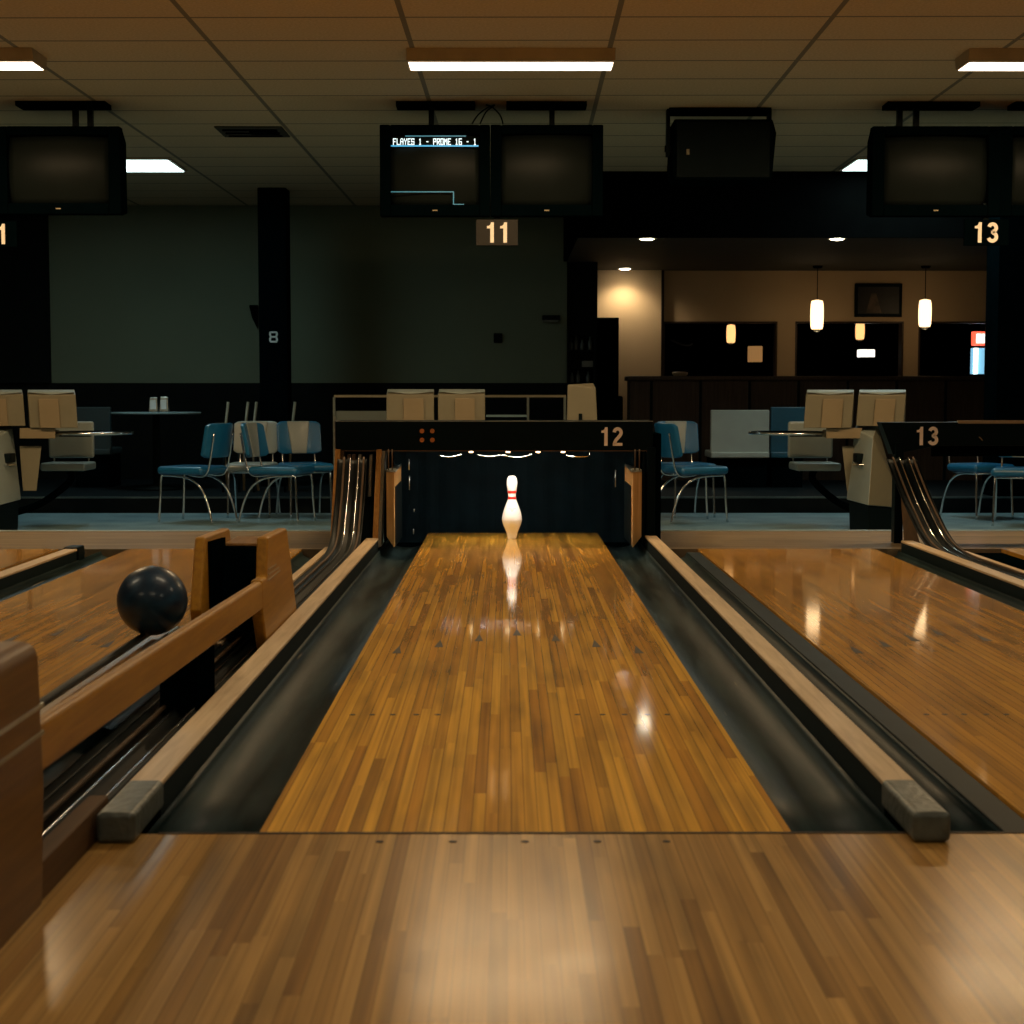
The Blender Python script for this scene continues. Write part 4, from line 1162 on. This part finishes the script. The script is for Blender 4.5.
def console(f, label, body_dx=0, chair_label=''):
    t = thing('scoring_console', (D(f(865), 500, KD).x, KD + .3, LOWZ), label, 'scoring console')
    crt_back(t, f, 806, 854, 390, 428, 2.5)
    crt_back(t, f, 858.5, 906, 390, 426, 2.5)
    P = lambda x, y, d: D(f(x), y, d)
    MB().hull([P(x, y, d) for x in (826, 862) for y in (428, 438.5) for d in (KD + .02, KD + .4)]).build('desk', 'tan_panel', t, bevel=.008)
    MB().hull([P(822.5, 430, KD + .1), P(829, 430, KD + .1), P(822.5, 437, KD + .1), P(829, 438, KD + .1), P(822.5, 430, KD + .3), P(829, 437, KD + .3), P(826, 437.5, KD + .3)]).build('desk_tip', 'tan_shell', t, bevel=.004)
    lx = (842, 862) if body_dx == 0 else (840, 862)
    MB().hull([P(lx[0], 446, KD + .12), P(lx[1], 446, KD + .12), P(lx[0] + 5, 491, KD + .12), P(lx[1] - 3.5, 491, KD + .12), P(lx[0], 446, KD + .3), P(lx[1], 446, KD + .3), P(lx[0] + 5, 491, KD + .3), P(lx[1] - 3.5, 491, KD + .3)]).build('desk_support', 'tan_shell', t, bevel=.006)
    b = body_dx; Q = lambda x, y, d: P(x + b, y, d - .28)
    # body: light face, tan flank
    top = [Q(855, 428, KD + .45), Q(873, 438, KD), Q(877.5, 426, KD + .5), Q(856, 424.5, KD + .6)]
    bot = [Q(846.5, 499.5, KD + .4), Q(868.5, 505.5, KD - .05), Q(892.5, 507.5, KD + .15), Q(892.5, 478, KD + .15), Q(889, 500, KD + .8), Q(850, 498, KD + .8), Q(888, 478, KD + .8)]
    body = MB().hull(top + bot).build('console_body', 'white_shell', t, bevel=.01)
    body.data.materials.append(M['tan_shell'])
    for p in body.data.polygons:
        if p.normal.x * (1 if f(1) - f(0) > 0 else -1) > .35: p.material_index = 1
    # slot with shelf
    c = Q(860.5, 459, KD + .22)
    MB().box(c.x - .042, c.x + .042, c.y - .06, c.y + .1, c.z - .03, c.z + .045).build('coin_slot', 'black', t, bevel=.01)
    MB().box(c.x - .042, c.x + .042, c.y - .10, c.y + .1, c.z - .055, c.z - .038).build('slot_lip', 'chrome', t, bevel=.003)
    MB().hull([Q(849, 501, KD + .35), Q(868.5, 506, KD - .02), Q(893, 507.5, KD + .18), Q(893, 500, KD + .75), Q(850, 499, KD + .75)] +
              [Vector((v.x, v.y, LOWZ)) for v in (Q(851, 501, KD + .35), Q(869, 506, KD), Q(893, 507.5, KD + .18), Q(893, 500, KD + .75), Q(850, 499, KD + .75))]).build('plinth', 'black', t, bevel=.006)
    # round side table on an arm
    c = P(790, 433, KD + .35)
    MB().lathe([(0, -.012), (.32, -.012), (.335, -.006), (.335, .008), (.33, .012), (0, .012)], tuple(c), 40).build('round_tabletop', 'laminate', t, smooth='auto')
    MB().lathe([(.334, -.012), (.343, -.010), (.343, .010), (.334, .012)], tuple(c), 40).build('table_rim', 'chrome', t, smooth=True)
    e = P(824, 434, KD + .3)
    MB().box(min(c.x, e.x), max(c.x, e.x), c.y - .05, c.y + .0, c.z - .03, c.z - .012).build('table_arm', 'black', t)
    return t


def console_seat(f, label):
    P = lambda x, y, d: D(f(x), y, d)
    d = KD + 1.0
    t = thing('swivel_chair', (P(812, 470, d).x, d, LOWZ), label, 'chair')
    c0, c1 = P(788.5, 421.5, d), P(833, 458, d)
    x0, x1 = min(c0.x, c1.x), max(c0.x, c1.x)
    MB().box(x0, x1, d, d + .05, c1.z, c0.z).build('backrest', 'vinyl_white', t, bevel=.022, segs=4)
    a, b = P(796, 463, d - .4), P(841, 471, d - .4)
    MB().box(min(a.x, b.x), max(a.x, b.x), d - .42, d - .03, b.z, a.z).build('seat_pad', 'vinyl_white', t, bevel=.02, segs=3)
    for k in (.12, .88):
        x = x0 + (x1 - x0) * k
        MB().tube([(x, d + .02, c1.z + .02), (x, d + .01, b.z + .03)], .008, 8).build('back_tube', 'chrome', t, smooth=True)
    m = (min(a.x, b.x) + max(a.x, b.x)) / 2
    e = P(856, 480, d)
    MB().tube(smooth_path([(m, d - .2, b.z), (m, d - .2, b.z - .1), ((m + e.x) / 2, d - .3, b.z - .28), (e.x, d - .45, b.z - .36)], 5), .03, 10).build('support_arm', 'black_matt', t, smooth=True)


ident = lambda x: x
mirror = lambda x: 881.5 - x
console(ident, 'cream and tan scoring console with two screens, right side of the hall')
console(mirror, 'cream and tan scoring console with two screens, cut by the left edge', body_dx=14)
console_seat(ident, 'white padded seat beside the right scoring console')
console_seat(mirror, 'white padded seat beside the left scoring console')
# middle console behind the beam
t = thing('scoring_console', (D(436, 500, KD).x, KD + .3, LOWZ), 'tan scoring console with two screens rising behind the middle black beam', 'scoring console')
crt_back(t, ident, 386.5, 434, 389.5, 430, 0)
crt_back(t, ident, 438, 485, 389.5, 430, 0)
a, b = D(395, 430, KD), D(476, 436, KD)
MB().box(a.x, b.x, KD, KD + .4, b.z - .04, a.z + .01).build('desk', 'tan_panel', t, bevel=.006)
MB().box(a.x + .2, b.x - .2, KD + .1, KD + .35, LOWZ, b.z - .03).build('plinth', 'black', t)
t = thing('console_pedestal', (D(582, 500, KD).x, KD + .25, LOWZ), 'tapered tan pedestal rising behind the black beam left of the number 12', 'pedestal')
MB().hull([D(567.7, 384.5, KD), D(593, 383.2, KD + .05), D(595.5, 388, KD), D(567.7, 384.5, KD + .35), D(593, 384, KD + .35), *[Vector((D(x, 480, KD).x, y, LOWZ + .2)) for x in (566, 602) for y in (KD, KD + .4)]]).build('body', 'tan_shell', t, bevel=.008)
MB().box(D(566, 480, KD).x, D(602, 480, KD).x, KD + .02, KD + .38, LOWZ, LOWZ + .2).build('plinth', 'black', t)
a = D(580.5, 418, KD - .02)
MB().box(a.x - .014, a.x + .014, KD - .012, KD + .03, a.z - .12, a.z + .035).build('slot', 'black', t)
# frame partition behind the middle console
PD = 14.2
t = thing('open_frame_rack', (D(445, 500, PD).x, PD, LOWZ), 'thin open metal frame rack with pale shelf panel behind the middle console', 'rack')
xa, xb = D(334, 400, PD).x, D(566, 400, PD).x; zt2 = Z(395, PD)
MB().box(xa, xb, PD, PD + .02, zt2 - .02, zt2).build('top_bar', 'tan_shell', t)
for px in (334, 528): MB().box(D(px, 400, PD).x - .01, D(px, 400, PD).x + .01, PD, PD + .02, LOWZ, zt2 - .02).build('upright', 'grey_shell', t)
MB().box(xb - .02, xb, PD, PD + .02, LOWZ, zt2 - .02).build('upright', 'grey_shell', t)
MB().box(xa + .01, D(386, 400, PD).x, PD + .03, PD + .05, Z(425, PD), Z(411, PD)).build('pale_panel', 'grey_shell', t)
MB().box(D(486, 400, PD).x, D(528, 400, PD).x, PD + .03, PD + .3, Z(417, PD), Z(415, PD)).build('shelf', 'laminate', t)

# ================================================================= SEATING
def chair(loc, face, label, group=None, main='vinyl_blue', insert='vinyl_white', proto=[None]):
    """retro tube chair. local front = -Y; face = heading (radians about Z)"""
    t = thing('diner_chair', loc, label, 'chair', group, rz=face, world=False)
    # seat
    s = MB(); s.box(-.215, .215, -.265, .20, .418, .49); s.build('seat', main, t, bevel=.034, segs=4)
    # backrest: curved pad with pale insert
    def pad(x0, x1, z0, z1, off, thick, name, m, taper=0.0):
        b = MB(); nx, nz = 12, 6; F, K = [], []
        for i in range(nx + 1):
            fr, bk = [], []
            for j in range(nz + 1):
                u = i / nx; v = j / nz
                z = z0 + (z1 - z0) * v
                xx = (x0 + (x1 - x0) * u)
                tp = 1 - taper * (1 - v)
                xx = xx * tp
                y = .22 + .17 * (z - .5) - .045 * (xx / .2) ** 2 + .012
                # round the corners of the outline
                e = max(0, abs(u * 2 - 1) - .72) / .28
                zz = (z0 + z1) / 2 + (z - (z0 + z1) / 2) * (1 - (.16 * e * e if name == 'backrest' else 0))
                puff = .006 * (1 - (2 * u - 1) ** 4) * (1 - (2 * v - 1) ** 4)
                fr.append(b.bm.verts.new((xx, y - off - puff, zz))); bk.append(b.bm.verts.new((xx, y - off + thick, zz)))
            F.append(fr); K.append(bk)
        for i in range(nx):
            for j in range(nz):
                b.bm.faces.new((F[i][j], F[i + 1][j], F[i + 1][j + 1], F[i][j + 1])); b.bm.faces.new((K[i][j], K[i][j + 1], K[i + 1][j + 1], K[i + 1][j]))
        for i in range(nx):
            b.bm.faces.new((F[i][0], K[i][0], K[i + 1][0], F[i + 1][0])); b.bm.faces.new((F[i][nz], F[i + 1][nz], K[i + 1][nz], K[i][nz]))
        for j in range(nz):
            b.bm.faces.new((F[0][j], F[0][j + 1], K[0][j + 1], K[0][j])); b.bm.faces.new((F[nx][j], K[nx][j], K[nx][j + 1], F[nx][j + 1]))
        b.build(name, m, t, bevel=.012, segs=3)
    pad(-.205, .205, .565, .865, .02, .04, 'backrest', main)
    pad(-.105, .105, .567, .866, .034, .016, 'insert', insert, .35)
    # chrome frame
    for sx in (-1, 1):
        x = sx * .19
        MB().tube(smooth_path([(x * 1.0, -.26, .0), (x * .98, -.245, .2), (x * .95, -.235, .39), (x * .95, -.21, .413)], 4), .0105, 8).build('leg', 'chrome', t, smooth=True)
        MB().tube(smooth_path([(x * .95, -.22, .410), (x * .97, -.05, .405), (x, .08, .375), (x * 1.02, .18, .30), (x * 1.05, .25, .16), (x * 1.08, .29, .0)], 5), .0105, 8).build('leg', 'chrome', t, smooth=True)
        MB().tube(smooth_path([(x * .7, .02, .415), (x * .78, .16, .405), (x * .8, .22, .45), (x * .8, .25, .56), (x * .8, .29, .78)], 5), .009, 8).build('back_tube', 'chrome', t, smooth=True)
    MB().tube([(-.18, -.22, .410), (.18, -.22, .410)], .010, 8).build('cross_bar', 'chrome', t, smooth=True)
    return t


def chair_at(px, Y, face_deg, label, **k):
    p = D(px, 500, Y)
    return chair((p.x, Y, LOWZ), R(face_deg), label, **k)
# heading: 0 faces the camera (-Y); -90 faces left(-X); +90 faces right(+X)
chair_at(196, 14.33, -112, 'blue and white diner chair facing left, nearest the black column on its left')
chair_at(279, 14.33, 74, 'blue and white diner chair facing right, back to back with the one facing left')
chair_at(305, 14.98, 20, 'blue diner chair with white wedge in its back, facing the camera beside the slanted post')
c4 = chair_at(253, 15.0, 0, 'plain grey white backed diner chair between the two back to back chairs', main='vinyl_white')
chair_at(691, 14.33, 110, 'blue diner chair seen from behind, right of the number 12')
chair_at(685, 14.98, 14, 'blue diner chair with white wedge, behind the one right of the number 12')
chair_at(978, 14.8, 18, 'blue diner chair under the right black beam, left one of the two')
chair_at(1018, 14.0, -20, 'blue diner chair under the right black beam, cut by the right edge')

# round cafe table with napkin holders
TY = 16.6
p = D(156, 412, TY)
t = thing('pedestal_table', (p.x, TY, PLZ), 'dark round pedestal table carrying two napkin holders', 'table')
MB().lathe([(0, -.022), (.44, -.022), (.452, -.014), (.452, -.004), (.44, 0), (0, 0)], (p.x, TY, p.z), 40).build('tabletop', 'laminate', t, smooth='auto')
MB().lathe([(.25, PLZ), (.25, PLZ + .02), (.04, PLZ + .05), (.035, p.z - .02)], (p.x, TY, 0), 24).build('pedestal', 'black', t, smooth=True)
for px, h, lab in ((154, .15, 'left'), (164.5, .155, 'right')):
    q = D(px, 412, TY - .15); z0 = p.z
    k = thing('napkin_holder', (q.x, TY - .15, z0), 'steel napkin holder on the round table, %s of the two' % lab, 'napkin holder')
    MB().hull([(q.x - .045, TY - .19, z0), (q.x + .045, TY - .19, z0), (q.x - .045, TY - .11, z0), (q.x + .045, TY - .11, z0), (q.x - .035, TY - .17, z0 + h), (q.x + .035, TY - .17, z0 + h), (q.x - .035, TY - .13, z0 + h), (q.x + .035, TY - .13, z0 + h)]).build('case', 'dull_steel', k, bevel=.008)
    MB().box(q.x - .028, q.x + .028, TY - .198, TY - .16, z0 + .03, z0 + h - .03).build('napkins', 'paper', k)

# bar stools with slender back posts
for (pa, pb, pt, lab) in ((223.5, 243.5, 402, 'bar stool with slender tan posts just left of the black column'), (252, 291, 402, 'bar stool with slender tan posts directly behind the black column foot')):
    Y = 16.3; a, b_ = D(pa, pt, Y), D(pb, pt, Y); m = (a.x + b_.x) / 2
    t = thing('bar_stool', (m, Y, PLZ), lab, 'stool')
    for x, dx in ((a.x, -.03), (b_.x, -.03)):
        MB().tube([(x + (m - x) * .2 + dx * 0, Y + .1, PLZ), (x + dx * .6 - .01, Y + .12, .35), (x + .02, Y + .16, a.z)], .014, 8).build('back_post', 'tan_shell', t, smooth=True)
        MB().tube([(x + (m - x) * .2, Y - .2, PLZ), (x + (m - x) * .3, Y - .15, .35)], .012, 8).build('leg', 'black', t, smooth=True)
    MB().box(min(a.x, b_.x), max(a.x, b_.x), Y - .18, Y + .12, .35, .40).build('seat', 'vinyl_teal', t, bevel=.02)

# booths in front of the counter
BYY = 16.9
def booth(px0, px1, py0, py1, m, label, lip=6):
    a, b = D(px0, py0, BYY), D(px1, py1, BYY)
    t = thing('booth_bench', ((a.x + b.x) / 2, BYY + .2, PLZ), label, 'booth bench')
    zs = D(px0, py1 - lip, BYY).z
    MB().box(a.x, b.x, BYY, BYY + .06, zs - .05, a.z).build('backrest', m, t, bevel=.012, segs=3)
    MB().box(a.x, b.x, BYY - .035, BYY + .05, b.z, zs).build('lower_lip', m, t, bevel=.012, segs=3)
    MB().box(a.x + .02, b.x - .02, BYY + .02, BYY + .5, PLZ, b.z + .02).build('base', 'black_matt', t)
    MB().box(a.x, b.x, BYY + .06, BYY + .52, b.z, b.z + .07).build('seat', m, t, bevel=.015)
booth(711, 769, 410, 458, 'white_shell', 'grey white booth bench back in front of the dark counter')
M['booth_blue'] = plain('booth_blue', (.005, .06, .10), .45)
booth(771, 805, 407, 458, 'booth_blue', 'blue booth bench next to the grey white bench, left of the right console')
M['teal_booth'] = plain('teal_booth', (.012, .03, .035), .5)
booth(72, 111, 407, 455, 'teal_booth', 'dark teal booth bench behind the left console seat')
t = MB()

# ================================================================= world & view
w = bpy.data.worlds.new('world'); sc.world = w; w.use_nodes = True
w.node_tree.nodes['Background'].inputs[0].default_value = (.01, .015, .02, 1)
w.node_tree.nodes['Background'].inputs[1].default_value = .2
sc.view_settings.view_transform = 'Standard'; sc.view_settings.look = 'None'
sc.view_settings.gamma = 1; sc.view_settings.use_curve_mapping = False
sc.view_settings.exposure = 0.9
sc.cycles.use_denoising = True
sc.cycles.denoising_input_passes = 'RGB_ALBEDO_NORMAL'
sc.cycles.max_bounces = 8; sc.cycles.diffuse_bounces = 4; sc.cycles.glossy_bounces = 4
sc.cycles.sample_clamp_indirect = 4.0
for o in bpy.data.objects:
    if 'world_built' in o: del o['world_built']
